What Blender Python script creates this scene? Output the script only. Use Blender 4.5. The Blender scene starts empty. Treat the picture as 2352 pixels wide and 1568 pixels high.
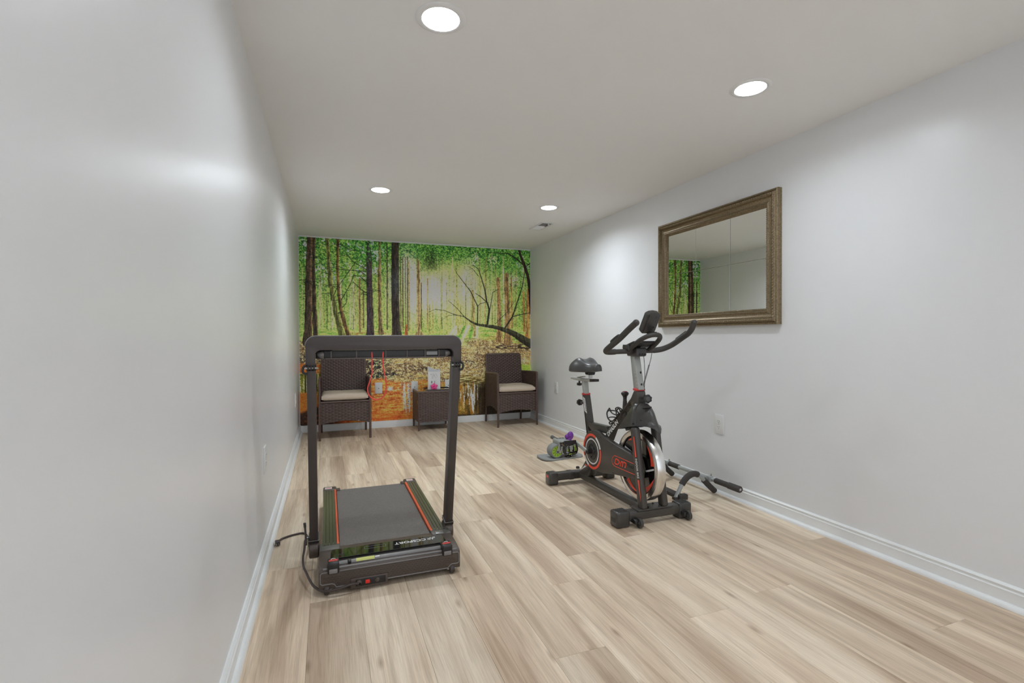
import bpy, bmesh, math, random
import numpy as np
from mathutils import Vector, Matrix

scene = bpy.context.scene
C = scene.collection
R = math.radians

# ------------------------------------------------------------------ camera
ROOM_W, ROOM_D, ROOM_H, ROOM_FRONT = 2.703, 5.789, 2.13, -1.75
FPX = 1134.54
YAW, PITCH, ROLL = 0.357548, -0.010618, -0.004007
CAM = Vector((0.2859, 0.0, 1.0349))
_f = Vector((math.sin(YAW)*math.cos(PITCH), math.cos(YAW)*math.cos(PITCH), math.sin(PITCH)))
_r = Vector((math.cos(YAW), -math.sin(YAW), 0))
_u = _r.cross(_f)
CR = _r*math.cos(ROLL) + _u*math.sin(ROLL)
CU = -_r*math.sin(ROLL) + _u*math.cos(ROLL)
CF = _f
cam_data = bpy.data.cameras.new('camera')
cam_data.sensor_fit = 'HORIZONTAL'
cam_data.sensor_width = 36.0
cam_data.lens = 36.0*FPX/2352.0
cam_data.clip_start = 0.02
cam = bpy.data.objects.new('camera', cam_data)
cam.matrix_world = Matrix(((CR.x, CU.x, -CF.x, CAM.x), (CR.y, CU.y, -CF.y, CAM.y), (CR.z, CU.z, -CF.z, CAM.z), (0, 0, 0, 1)))
C.objects.link(cam)
scene.camera = cam

# ------------------------------------------------------------------ world, exposure
world = bpy.data.worlds.new('world')
scene.world = world
world.use_nodes = True
world.node_tree.nodes['Background'].inputs[0].default_value = (0.58, 0.62, 0.67, 1)
world.node_tree.nodes['Background'].inputs[1].default_value = 0.50
vs = scene.view_settings
vs.view_transform = 'Standard'
vs.look = 'None'
vs.exposure = 2.01
vs.gamma = 1.0
vs.use_curve_mapping = False
LAMP_SPOTS = [(0.66, 1.69), (2.05, 1.69), (0.664, 3.80), (2.06, 3.84), (0.66, -0.45), (2.05, -0.45)]
LAMP_STRENGTH = (50.0, 50.0, 104.0, 104.0, 42.0, 42.0)
LAMP_COLOR = (0.86, 0.935, 1.0)


def pixel_ray(px, py):
    return CF + CR*((px-1176)/FPX) - CU*((py-784)/FPX)


def hx(px, py, x):
    d = pixel_ray(px, py)
    return CAM + d*((x-CAM.x)/d.x)


def hy(px, py, y):
    d = pixel_ray(px, py)
    return CAM + d*((y-CAM.y)/d.y)


def hz(px, py, z):
    d = pixel_ray(px, py)
    return CAM + d*((z-CAM.z)/d.z)


# ------------------------------------------------------------------ materials
MATS = {}


def srgb(r, g, b):
    def c(v):
        v /= 255.0
        return v/12.92 if v <= 0.04045 else ((v+0.055)/1.055)**2.4
    return (c(r), c(g), c(b), 1.0)


class NT:
    def __init__(self, name):
        self.m = bpy.data.materials.new(name)
        self.m.use_nodes = True
        self.t = self.m.node_tree
        self.b = self.t.nodes['Principled BSDF']
        MATS[name] = self.m

    def n(self, kind, **kw):
        nd = self.t.nodes.new(kind)
        for k, v in kw.items():
            if k.startswith('i_'):
                key = k[2:]
                nd.inputs[int(key) if key.isdigit() else key.replace('_', ' ')].default_value = v
            else:
                setattr(nd, k, v)
        return nd

    def l(self, a, b):
        self.t.links.new(a, b)

    def set(self, **kw):
        for k, v in kw.items():
            self.b.inputs[k.replace('_', ' ')].default_value = v


def mat(name, col, rough=0.5, metal=0.0, spec=0.5, var=0.06, scale=40.0, bump=0.0, bump_scale=200.0, coat=0.0):
    """Principled material with slight procedural colour variation and optional fine relief."""
    if name in MATS:
        return MATS[name]
    q = NT(name)
    q.set(Roughness=rough, Metallic=metal)
    q.b.inputs['Specular IOR Level'].default_value = spec
    if coat:
        q.b.inputs['Coat Weight'].default_value = coat
        q.b.inputs['Coat Roughness'].default_value = 0.05
    tc = q.n('ShaderNodeTexCoord')
    nz = q.n('ShaderNodeTexNoise', i_Scale=scale, i_Detail=3.0)
    q.l(tc.outputs['Object'], nz.inputs['Vector'])
    mx = q.n('ShaderNodeMix', data_type='RGBA')
    c = col
    mx.inputs[6].default_value = (c[0]*(1-var), c[1]*(1-var), c[2]*(1-var), 1)
    mx.inputs[7].default_value = (min(1, c[0]*(1+var)), min(1, c[1]*(1+var)), min(1, c[2]*(1+var)), 1)
    q.l(nz.outputs['Fac'], mx.inputs[0])
    q.l(mx.outputs[2], q.b.inputs['Base Color'])
    if bump:
        nb = q.n('ShaderNodeTexNoise', i_Scale=bump_scale, i_Detail=2.0)
        q.l(tc.outputs['Object'], nb.inputs['Vector'])
        bp = q.n('ShaderNodeBump', i_Strength=bump, i_Distance=0.002)
        q.l(nb.outputs['Fac'], bp.inputs['Height'])
        q.l(bp.outputs['Normal'], q.b.inputs['Normal'])
    return q.m


def make_materials():
    mat('wall_paint', (0.82, 0.828, 0.84, 1), rough=0.33, spec=0.45, var=0.012, scale=1.5, bump=0.05, bump_scale=160)
    mat('ceiling_paint', (0.905, 0.905, 0.895, 1), rough=0.8, spec=0.2, var=0.015, scale=1.2, bump=0.04, bump_scale=220)
    mat('trim_white', (0.86, 0.87, 0.87, 1), rough=0.3, spec=0.5, var=0.012, scale=3)
    mat('plate_white', (0.80, 0.80, 0.79, 1), rough=0.3, var=0.01)
    mat('slot_dark', (0.03, 0.03, 0.03, 1), rough=0.6)
    mat('subfloor', srgb(112, 92, 72), rough=0.8)
    mat('lamp_trim', (0.86, 0.86, 0.86, 1), rough=0.4, var=0.01)
    mat('vent_dark', (0.10, 0.10, 0.10, 1), rough=0.7)
    # treadmill
    mat('tread_frame', srgb(66, 58, 55), rough=0.42, spec=0.5, var=0.05, scale=60)
    mat('tread_plastic', srgb(84, 72, 65), rough=0.38, spec=0.5, var=0.05, scale=50, bump=0.15, bump_scale=900)
    mat('tread_top', srgb(88, 84, 78), rough=0.45, var=0.05, scale=50, bump=0.1, bump_scale=900)
    mat('tread_rail', srgb(74, 72, 66), rough=0.16, spec=0.7, var=0.04, scale=30)
    mat('tread_gloss', srgb(24, 24, 23), rough=0.04, spec=0.8, coat=0.6)
    mat('tread_belt', srgb(114, 109, 104), rough=0.75, spec=0.25, var=0.5, scale=260, bump=0.6, bump_scale=260)
    mat('tread_dark', srgb(30, 28, 27), rough=0.4)
    mat('tread_grey', srgb(125, 122, 121), rough=0.3, spec=0.6)
    mat('tread_orange', srgb(222, 98, 58), rough=0.45)
    mat('bracket_light', srgb(150, 148, 146), rough=0.35, metal=0.6)
    mat('cord_red', srgb(228, 70, 62), rough=0.45)
    mat('cord_dark', srgb(68, 58, 55), rough=0.45)
    mat('sticker_white', srgb(225, 222, 220), rough=0.5)
    mat('sticker_red', srgb(205, 60, 50), rough=0.45)
    mat('sticker_yellow', srgb(208, 210, 120), rough=0.5)
    mat('switch_red', srgb(225, 40, 30), rough=0.3)
    mat('steel', srgb(190, 190, 188), rough=0.28, metal=0.9)
    # bike
    mat('bike_frame', srgb(70, 66, 62), rough=0.36, spec=0.5, var=0.06, scale=90, bump=0.08, bump_scale=1200)
    mat('bike_plastic', srgb(66, 64, 62), rough=0.30, spec=0.5, var=0.04)
    mat('bike_dark', srgb(38, 36, 35), rough=0.42)
    mat('bike_foam', srgb(68, 65, 62), rough=0.55, spec=0.4, bump=0.15, bump_scale=900)
    mat('bike_silver', srgb(176, 178, 174), rough=0.42, metal=0.35, var=0.03)
    mat('bike_red', srgb(238, 78, 56), rough=0.4)
    mat('bike_collar', srgb(214, 62, 58), rough=0.4)
    mat('bike_white', srgb(228, 228, 226), rough=0.45)
    mat('chrome', (0.78, 0.77, 0.75, 1), rough=0.22, metal=1.0, var=0.02)
    mat('wheel_black', srgb(20, 18, 17), rough=0.12, spec=0.7)
    mat('saddle', srgb(72, 71, 71), rough=0.36, spec=0.55, var=0.04, bump=0.06, bump_scale=900)
    mat('knob_red', srgb(126, 24, 48), rough=0.25)
    mat('lens_red', srgb(230, 36, 36), rough=0.2)
    # roller
    mat('roller_grey', srgb(150, 153, 150), rough=0.5)
    mat('roller_tyre', srgb(140, 142, 140), rough=0.8, var=0.2, scale=300, bump=0.3, bump_scale=500)
    mat('roller_lime', srgb(172, 210, 70), rough=0.4)
    mat('roller_lime_dark', srgb(120, 160, 40), rough=0.5)
    mat('roller_handle', srgb(92, 90, 88), rough=0.7, bump=0.3, bump_scale=700)
    mat('purple', srgb(112, 42, 150), rough=0.18, spec=0.6)
    mat('mat_grey', srgb(150, 152, 150), rough=0.8, bump=0.2, bump_scale=500)
    # pull-up bar
    mat('bar_grey', srgb(172, 177, 176), rough=0.35, metal=0.2)
    mat('bar_foam', srgb(66, 61, 58), rough=0.7, bump=0.2, bump_scale=700)
    # furniture
    mat('wicker', srgb(88, 68, 62), rough=0.33, spec=0.6, var=0.3, scale=55)
    mat('wicker_dark', srgb(38, 28, 25), rough=0.6)
    mat('cushion', srgb(206, 190, 172), rough=0.9, spec=0.1, var=0.03, bump=0.15, bump_scale=700)
    mat('glass_dark', srgb(60, 50, 44), rough=0.03, spec=0.9, coat=1.0)
    mat('tag_orange', srgb(205, 120, 70), rough=0.6)
    mat('paper', srgb(222, 222, 222), rough=0.6, var=0.01)
    mat('paper_back', srgb(205, 207, 210), rough=0.25, var=0.02)
    mat('ink_grey', srgb(130, 125, 125), rough=0.6)
    mat('flower_pink', srgb(240, 80, 150), rough=0.55, var=0.12, scale=90)
    mat('flower_core', srgb(215, 40, 100), rough=0.55)
    # mirror
    mat('mirror_glass', (0.84, 0.86, 0.83, 1), rough=0.0, metal=1.0, var=0.0)
    mat('mirror_edge', (0.55, 0.58, 0.56, 1), rough=0.2, metal=0.6)
    q = NT('frame_gold')
    tc = q.n('ShaderNodeTexCoord')
    nz = q.n('ShaderNodeTexNoise', i_Scale=170.0, i_Detail=4.0)
    q.l(tc.outputs['Object'], nz.inputs['Vector'])
    cr = q.n('ShaderNodeValToRGB')
    cr.color_ramp.elements[0].position = 0.3
    cr.color_ramp.elements[0].color = srgb(104, 90, 68)
    cr.color_ramp.elements[1].position = 0.7
    cr.color_ramp.elements[1].color = srgb(150, 132, 102)
    q.l(nz.outputs['Fac'], cr.inputs[0])
    q.l(cr.outputs[0], q.b.inputs['Base Color'])
    q.set(Metallic=0.45, Roughness=0.38)
    for k, st in enumerate(LAMP_STRENGTH):
        q = NT('lamp_glow_%d' % k)
        q.b.inputs['Base Color'].default_value = (0.9, 0.9, 0.9, 1)
        q.b.inputs['Emission Color'].default_value = LAMP_COLOR + (1,)
        q.b.inputs['Emission Strength'].default_value = st
    # oak plank
    q = NT('oak_plank')
    tc = q.n('ShaderNodeTexCoord')
    oi = q.n('ShaderNodeObjectInfo')
    mul = q.n('ShaderNodeVectorMath', operation='SCALE')
    mul.inputs[0].default_value = (37.0, 91.0, 53.0)
    q.l(oi.outputs['Random'], mul.inputs['Scale'])
    add = q.n('ShaderNodeVectorMath', operation='ADD')
    q.l(tc.outputs['Object'], add.inputs[0])
    q.l(mul.outputs[0], add.inputs[1])

    def stretched(sx, sy, detail, rough, dist=0.0):
        mp = q.n('ShaderNodeMapping')
        mp.inputs['Scale'].default_value = (sx, sy, 1.0)
        q.l(add.outputs[0], mp.inputs['Vector'])
        nn = q.n('ShaderNodeTexNoise', i_Scale=1.0, i_Detail=detail, i_Roughness=rough, i_Distortion=dist)
        q.l(mp.outputs[0], nn.inputs['Vector'])
        return nn.outputs['Fac'], mp
    broad, _ = stretched(9.0, 0.75, 2.0, 0.5, 0.3)
    mid, _ = stretched(34.0, 1.6, 4.0, 0.6, 0.6)
    fine, _ = stretched(330.0, 7.0, 3.0, 0.6)
    cr = q.n('ShaderNodeValToRGB')
    e = cr.color_ramp.elements
    e[0].position, e[0].color = 0.30, srgb(195, 171, 147)
    e[1].position, e[1].color = 0.66, srgb(240, 223, 200)
    x = e.new(0.47)
    x.color = srgb(222, 202, 177)
    q.l(broad, cr.inputs[0])
    # darker mineral streaks
    cr2 = q.n('ShaderNodeValToRGB')
    e = cr2.color_ramp.elements
    e[0].position, e[0].color = 0.30, (0.66, 0.60, 0.54, 1)
    e[1].position, e[1].color = 0.52, (1, 1, 1, 1)
    q.l(mid, cr2.inputs[0])
    m1 = q.n('ShaderNodeMix', data_type='RGBA', blend_type='MULTIPLY')
    m1.inputs[0].default_value = 0.75
    q.l(cr.outputs[0], m1.inputs[6])
    q.l(cr2.outputs[0], m1.inputs[7])
    cr3 = q.n('ShaderNodeValToRGB')
    e = cr3.color_ramp.elements
    e[0].position, e[0].color = 0.33, (0.78, 0.75, 0.72, 1)
    e[1].position, e[1].color = 0.60, (1.03, 1.03, 1.03, 1)
    q.l(fine, cr3.inputs[0])
    m2 = q.n('ShaderNodeMix', data_type='RGBA', blend_type='MULTIPLY')
    m2.inputs[0].default_value = 0.7
    q.l(m1.outputs[2], m2.inputs[6])
    q.l(cr3.outputs[0], m2.inputs[7])
    # knots: sparse stretched cells
    mp = q.n('ShaderNodeMapping')
    mp.inputs['Scale'].default_value = (4.2, 1.3, 1.0)
    q.l(add.outputs[0], mp.inputs['Vector'])
    nd = q.n('ShaderNodeTexNoise', i_Scale=6.0, i_Detail=2.0)
    q.l(mp.outputs[0], nd.inputs['Vector'])
    mixv = q.n('ShaderNodeMix', data_type='RGBA')
    mixv.inputs[0].default_value = 0.04
    q.l(mp.outputs[0], mixv.inputs[6])
    q.l(nd.outputs['Color'], mixv.inputs[7])
    vo = q.n('ShaderNodeTexVoronoi', i_Scale=1.0, voronoi_dimensions='2D')
    q.l(mixv.outputs[2], vo.inputs['Vector'])
    cr4 = q.n('ShaderNodeValToRGB')
    e = cr4.color_ramp.elements
    e[0].position, e[0].color = 0.006, (0.55, 0.47, 0.40, 1)
    e[1].position, e[1].color = 0.055, (1, 1, 1, 1)
    q.l(vo.outputs['Distance'], cr4.inputs[0])
    m3 = q.n('ShaderNodeMix', data_type='RGBA', blend_type='MULTIPLY')
    m3.inputs[0].default_value = 0.8
    q.l(m2.outputs[2], m3.inputs[6])
    q.l(cr4.outputs[0], m3.inputs[7])
    # plank-to-plank tone
    hsv = q.n('ShaderNodeHueSaturation')
    mr = q.n('ShaderNodeMapRange')
    mr.inputs['To Min'].default_value = 0.90
    mr.inputs['To Max'].default_value = 1.07
    q.l(oi.outputs['Random'], mr.inputs['Value'])
    q.l(mr.outputs[0], hsv.inputs['Value'])
    q.l(m3.outputs[2], hsv.inputs['Color'])
    q.l(hsv.outputs[0], q.b.inputs['Base Color'])
    q.set(Roughness=0.48)
    q.b.inputs['Specular IOR Level'].default_value = 0.3
    bp = q.n('ShaderNodeBump', i_Strength=0.12, i_Distance=0.001)
    q.l(fine, bp.inputs['Height'])
    q.l(bp.outputs['Normal'], q.b.inputs['Normal'])


make_materials()


# ------------------------------------------------------------------ mesh helpers
def V(*a):
    return Vector(a)


def box(bm, x0, x1, y0, y1, z0, z1, bevel=0.0, seg=2):
    t = bmesh.new()
    bmesh.ops.create_cube(t, size=1.0, matrix=Matrix.Translation(((x0+x1)/2, (y0+y1)/2, (z0+z1)/2)) @ Matrix.Diagonal((x1-x0, y1-y0, z1-z0, 1)))
    if bevel:
        bmesh.ops.bevel(t, geom=t.edges[:], offset=bevel, segments=seg, affect='EDGES', profile=0.5)
    merge(bm, t)
    return bm


def obox(bm, c, size, M, bevel=0.0, seg=2):
    """oriented box: M is a 3x3 rotation"""
    t = bmesh.new()
    bmesh.ops.create_cube(t, size=1.0, matrix=Matrix.Diagonal((size[0], size[1], size[2], 1)))
    if bevel:
        bmesh.ops.bevel(t, geom=t.edges[:], offset=bevel, segments=seg, affect='EDGES', profile=0.5)
    t.transform(Matrix.Translation(c) @ M.to_4x4())
    merge(bm, t)
    return bm


def merge(bm, t):
    vm = [bm.verts.new(v.co) for v in t.verts]
    t.verts.index_update()
    for f in t.faces:
        try:
            bm.faces.new([vm[v.index] for v in f.verts])
        except ValueError:
            pass
    t.free()


def tube(bm, pts, r, seg=12, closed=False, caps=True, flat=1.0, up=None):
    pts = [Vector(p) for p in pts]
    n = len(pts)
    rs = r if isinstance(r, (list, tuple)) else [r]*n
    tang = []
    for i in range(n):
        if closed:
            d = pts[(i+1) % n]-pts[i-1]
        else:
            d = pts[min(i+1, n-1)]-pts[max(i-1, 0)]
        tang.append(d.normalized())
    ref = Vector(up) if up is not None else (Vector((0, 0, 1)) if abs(tang[0].z) < 0.9 else Vector((1, 0, 0)))
    nrm = (ref-tang[0]*ref.dot(tang[0])).normalized()
    rings = []
    for i in range(n):
        nrm = (nrm-tang[i]*nrm.dot(tang[i]))
        if nrm.length < 1e-6:
            nrm = tang[i].orthogonal()
        nrm.normalize()
        b = tang[i].cross(nrm)
        rings.append([bm.verts.new(pts[i]+(b*math.cos(2*math.pi*k/seg)+nrm*flat*math.sin(2*math.pi*k/seg))*rs[i]) for k in range(seg)])
    for i in range(n if closed else n-1):
        a, b = rings[i], rings[(i+1) % n]
        for k in range(seg):
            bm.faces.new((a[k], a[(k+1) % seg], b[(k+1) % seg], b[k]))
    if caps and not closed:
        bm.faces.new(rings[0][::-1])
        bm.faces.new(rings[-1])
    return bm


def capsule(bm, p0, p1, r, seg=12, dome=4):
    p0, p1 = Vector(p0), Vector(p1)
    d = (p1-p0).normalized()
    pts, rs = [], []
    for k in range(dome+1):
        a = math.pi/2*k/dome
        pts.append(p0+d*r*(1-math.sin(a) if False else (1-math.cos(math.pi/2-a))))
        rs.append(max(r*math.sin(math.acos(max(-1, min(1, 1-(pts[-1]-p0).length/r)))), 0.0006))
    m = len(pts)
    for k in range(m-1, -1, -1):
        off = (pts[k]-p0).length
        pts.append(p1-d*off)
        rs.append(rs[k])
    return tube(bm, pts, rs, seg)


def spline(pts, n=8):
    pts = [Vector(p) for p in pts]
    out = []
    for i in range(len(pts)-1):
        p0 = pts[max(i-1, 0)]
        p1, p2 = pts[i], pts[i+1]
        p3 = pts[min(i+2, len(pts)-1)]
        for k in range(n):
            t = k/n
            out.append(0.5*((2*p1)+(p2-p0)*t+(2*p0-5*p1+4*p2-p3)*t*t+(3*p1-p0-3*p2+p3)*t**3))
    out.append(pts[-1])
    return out


def prism(bm, poly, vec, bevel=0.0, seg=2):
    t = bmesh.new()
    vec = Vector(vec)
    a = [t.verts.new(Vector(p)) for p in poly]
    b = [t.verts.new(Vector(p)+vec) for p in poly]
    n = len(a)
    for i in range(n):
        t.faces.new((a[i], a[(i+1) % n], b[(i+1) % n], b[i]))
    t.faces.new(a[::-1])
    t.faces.new(b)
    bmesh.ops.recalc_face_normals(t, faces=t.faces[:])
    if bevel:
        bmesh.ops.bevel(t, geom=t.edges[:], offset=bevel, segments=seg, affect='EDGES', profile=0.5, clamp_overlap=True)
    merge(bm, t)
    return bm


def lathe(bm, prof, origin, axis, seg=24, closed=False):
    """prof: list of (radius, height along axis)"""
    axis = Vector(axis).normalized()
    o = Vector(origin)
    a = axis.orthogonal().normalized()
    b = axis.cross(a)
    rings = []
    for r, h in prof:
        if r < 1e-6:
            rings.append([bm.verts.new(o+axis*h)])
        else:
            rings.append([bm.verts.new(o+axis*h+(a*math.cos(2*math.pi*k/seg)+b*math.sin(2*math.pi*k/seg))*r) for k in range(seg)])
    m = len(rings)
    for i in range(m if closed else m-1):
        p, q = rings[i], rings[(i+1) % m]
        if len(p) == 1 and len(q) == 1:
            continue
        for k in range(seg):
            k2 = (k+1) % seg
            if len(p) == 1:
                bm.faces.new((p[0], q[k2], q[k]))
            elif len(q) == 1:
                bm.faces.new((p[k], p[k2], q[0]))
            else:
                bm.faces.new((p[k], p[k2], q[k2], q[k]))
    return bm


def ball(bm, c, rx, ry, rz, M=None, u=16, v=10):
    t = bmesh.new()
    bmesh.ops.create_uvsphere(t, u_segments=u, v_segments=v, radius=1.0)
    t.transform(Matrix.Translation(c) @ (M.to_4x4() if M else Matrix.Identity(4)) @ Matrix.Diagonal((rx, ry, rz, 1)))
    merge(bm, t)
    return bm


ORIGIN = {}


def tag(o, label, cat, group=None):
    o['label'] = label
    o['category'] = cat
    if group:
        o['group'] = group
    return o


def thing(name, label, cat, loc=(0, 0, 0), rotz=0.0, group=None, world=True):
    """an Empty at the thing's base; with world=True its parts are written in room coordinates"""
    o = bpy.data.objects.new(name, None)
    C.objects.link(o)
    o.location = loc
    o.rotation_euler = (0, 0, rotz)
    o.empty_display_size = 0.1
    tag(o, label, cat, group)
    ORIGIN[o] = Vector(loc) if world else Vector((0, 0, 0))
    return o


def obj(name, bm, material, parent=None, smooth=35, label=None, origin=None):
    bmesh.ops.remove_doubles(bm, verts=bm.verts[:], dist=1e-6)
    bmesh.ops.recalc_face_normals(bm, faces=bm.faces[:])
    org = Vector(origin) if origin is not None else (ORIGIN.get(parent, Vector((0, 0, 0))) if parent else Vector((0, 0, 0)))
    if org.length:
        bmesh.ops.translate(bm, verts=bm.verts[:], vec=-org)
    me = bpy.data.meshes.new(name)
    bm.to_mesh(me)
    bm.free()
    me.materials.append(MATS[material] if isinstance(material, str) else material)
    if smooth:
        me.polygons.foreach_set('use_smooth', [True]*len(me.polygons))
        me.set_sharp_from_angle(angle=R(smooth))
    o = bpy.data.objects.new(name, me)
    C.objects.link(o)
    if parent:
        o.parent = parent
        ORIGIN[o] = org
    elif origin is not None:
        o.location = org
        ORIGIN[o] = org
    if label:
        o['label'] = label
    return o


def struct(name, bm, material, smooth=30, label=None):
    o = obj(name, bm, material, None, smooth)
    o['kind'] = 'structure'
    if label:
        o['label'] = label
    return o


def copy_tree(o, parent=None):
    c = o.copy()
    C.objects.link(c)
    c.parent = parent
    for ch in list(o.children):
        copy_tree(ch, c)
    return c


def B():
    return bmesh.new()


def lettering(name, s, size, material, parent, pos, xdir, ydir, depth=0.0006, bold=0.0, shear=0.0, xscale=1.0, center=True, label=None, spacing=1.0):
    cu = bpy.data.curves.new('lettering_curve', 'FONT')
    cu.body = s
    cu.size = size
    cu.extrude = depth/2
    cu.offset = bold
    cu.shear = shear
    cu.space_character = spacing
    cu.align_x = 'CENTER' if center else 'LEFT'
    cu.align_y = 'CENTER' if center else 'BOTTOM'
    cu.resolution_u = 3
    ob = bpy.data.objects.new('lettering_tmp', cu)
    C.objects.link(ob)
    dg = bpy.context.evaluated_depsgraph_get()
    me = bpy.data.meshes.new_from_object(ob.evaluated_get(dg))
    bpy.data.objects.remove(ob)
    xd = Vector(xdir).normalized()
    yd = (Vector(ydir)-xd*Vector(ydir).dot(xd)).normalized()
    zd = xd.cross(yd)
    M = Matrix(((xd.x*xscale, yd.x, zd.x, pos[0]), (xd.y*xscale, yd.y, zd.y, pos[1]), (xd.z*xscale, yd.z, zd.z, pos[2]), (0, 0, 0, 1)))
    bm = bmesh.new()
    bm.from_mesh(me)
    bm.transform(M)
    bpy.data.meshes.remove(me)
    return obj(name, bm, material, parent, smooth=0, label=label)

# ------------------------------------------------------------------ the room
def build_room():
    W, D, H, Y0 = ROOM_W, ROOM_D, ROOM_H, ROOM_FRONT
    T = 0.12
    # floor with separate oak planks
    fl = struct('floor', box(B(), -T, W+T, Y0-T, D+T, -0.1, -0.003), 'subfloor', 0)
    rng = random.Random(5)
    seams = [0.0] + [0.0285+0.1865*k for k in range(1, 14)] + [W]
    first = [1.178, 2.065, 1.425, 2.418, 2.053, 1.426, 1.857, 2.076, 1.459, 2.166, 1.509, 2.068, 1.098, 1.80]
    L = 1.2345
    for i, j0 in enumerate(first):
        x0, x1 = seams[i], seams[i+1]
        ys = []
        y = j0
        while y > Y0:
            y -= L
        ys.append(Y0)
        y += L
        while y < D-0.02:
            ys.append(y)
            y += L
        ys.append(D)
        for a, b in zip(ys[:-1], ys[1:]):
            if b-a < 0.02:
                continue
            g = 0.00025
            bm = B()
            X0, X1, A0, A1 = x0+g, x1-g, a+g, b-g
            e = 0.0006
            lo = [(X0, A0, -0.006), (X1, A0, -0.006), (X1, A1, -0.006), (X0, A1, -0.006)]
            md = [(X0, A0, -e), (X1, A0, -e), (X1, A1, -e), (X0, A1, -e)]
            hi = [(X0+e, A0+e, 0), (X1-e, A0+e, 0), (X1-e, A1-e, 0), (X0+e, A1-e, 0)]
            vs_ = [[bm.verts.new(p) for p in r] for r in (lo, md, hi)]
            for r0, r1 in ((0, 1), (1, 2)):
                for k in range(4):
                    bm.faces.new((vs_[r0][k], vs_[r0][(k+1) % 4], vs_[r1][(k+1) % 4], vs_[r1][k]))
            bm.faces.new(vs_[2])
            bm.faces.new(vs_[0][::-1])
            c = Vector(((X0+X1)/2, (A0+A1)/2, 0))
            bmesh.ops.translate(bm, verts=bm.verts[:], vec=-c)
            p = obj('plank', bm, 'oak_plank', None, 0)
            p.parent = fl
            p.location = c
    # walls
    struct('wall_left', box(B(), -T, 0, Y0-T, D+T, -0.1, H+0.15), 'wall_paint', 0)
    struct('wall_right', box(B(), W, W+T, Y0-T, D+T, -0.1, H+0.15), 'wall_paint', 0)
    struct('wall_back', box(B(), -0.02, W+0.02, D, D+T, -0.1, H+0.15), 'wall_paint', 0)
    # ceiling with a round cut-out for every downlight and a slot for the register
    bm = B()
    s, rad, seg = 0.12, 0.067, 32
    xs = sorted({0.0-T, 0.662-s, 0.662+s, 2.055-s, 2.055+s, W+T, })
    rows = [(-0.45, s), (1.69, s), (3.82, s+0.03)]
    ycut = [Y0-T]
    for c, h in rows:
        ycut += [c-h, c+h]
    vent = (2.236, 2.346, 4.37, 4.66)
    ycut += [vent[2], vent[3], D+T]
    xs = sorted(set(xs) | {vent[0], vent[1]})
    for i in range(len(xs)-1):
        for j in range(len(ycut)-1):
            x0, x1, y0, y1 = xs[i], xs[i+1], ycut[j], ycut[j+1]
            if abs(x0-vent[0]) < 1e-6 and abs(y0-vent[2]) < 1e-6:
                continue
            lamp = [(lx, ly) for lx, ly in LAMP_SPOTS if x0 < lx < x1 and y0 < ly < y1]
            if not lamp:
                bm.faces.new([bm.verts.new(p) for p in ((x0, y0, H), (x0, y1, H), (x1, y1, H), (x1, y0, H))])
                continue
            lx, ly = lamp[0]
            inner = []
            outer = []
            for k in range(seg):
                a = 2*math.pi*k/seg
                dx, dy = math.cos(a), math.sin(a)
                inner.append(bm.verts.new((lx+rad*dx, ly+rad*dy, H)))
                tx = ((x1-lx)/dx if dx > 1e-9 else ((x0-lx)/dx if dx < -1e-9 else 9))
                ty = ((y1-ly)/dy if dy > 1e-9 else ((y0-ly)/dy if dy < -1e-9 else 9))
                t = min(tx, ty)
                outer.append(bm.verts.new((lx+t*dx, ly+t*dy, H)))
            for k in range(seg):
                k2 = (k+1) % seg
                bm.faces.new((inner[k], outer[k], outer[k2], inner[k2]))
            for cx, cy in ((x0, y0), (x1, y0), (x1, y1), (x0, y1)):
                best = sorted(range(seg), key=lambda k: (outer[k].co.x-cx)**2+(outer[k].co.y-cy)**2)
                k1, k2 = None, None
                ang = math.atan2(cy-ly, cx-lx) % (2*math.pi)
                k1 = int(ang/(2*math.pi)*seg) % seg
                k2 = (k1+1) % seg
                if (outer[k1].co-Vector((cx, cy, H))).length > 1e-5 and (outer[k2].co-Vector((cx, cy, H))).length > 1e-5:
                    bm.faces.new((outer[k1], bm.verts.new((cx, cy, H)), outer[k2]))
    # upper slab face keeps the ceiling solid
    struct('ceiling', bm, 'ceiling_paint', 0)
    # back-to-front skirting
    def skirting(name, pts, vec):
        return struct(name, prism(B(), pts, vec), 'trim_white', 25)
    prof = [(0, 0.0), (0.0125, 0.0), (0.0125, 0.060), (0.0135, 0.0605), (0.0135, 0.0635), (0.0095, 0.0665), (0.0088, 0.0735), (0.0115, 0.0765), (0.0115, 0.0795), (0.0075, 0.083), (0.005, 0.086), (0, 0.087)]
    skirting('baseboard_left', [(d, Y0, z) for d, z in prof], (0, D-Y0, 0))
    skirting('baseboard_right', [(W-d, Y0, z) for d, z in prof], (0, D-Y0, 0))
    flat = [(0, 0), (0.0105, 0), (0.0105, 0.070), (0.0085, 0.075), (0, 0.0765)]
    skirting('baseboard_back', [(0, D-d, z) for d, z in flat], (W, 0, 0))
    q = [(0.0125, 0.0)] + [(0.0125+0.0175*math.cos(a), 0.0195*math.sin(a)) for a in [R(x) for x in range(0, 91, 15)]]
    skirting('trim_1', [(d, Y0, z) for d, z in q], (0, D-Y0-0.012, 0))
    skirting('trim_2', [(W-d, Y0, z) for d, z in q], (0, D-Y0-0.012, 0))


LAMP_LABELS = [
    'recessed round ceiling downlight above the motor end of the treadmill',
    'recessed round ceiling downlight above the floor in front of the framed mirror',
    'recessed round ceiling downlight above the left wall past the treadmill belt',
    'recessed round ceiling downlight next to the ceiling air register',
    'recessed round ceiling downlight by the open room end beside the outlet wall',
    'recessed round ceiling downlight by the open room end along the mirror wall']


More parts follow.
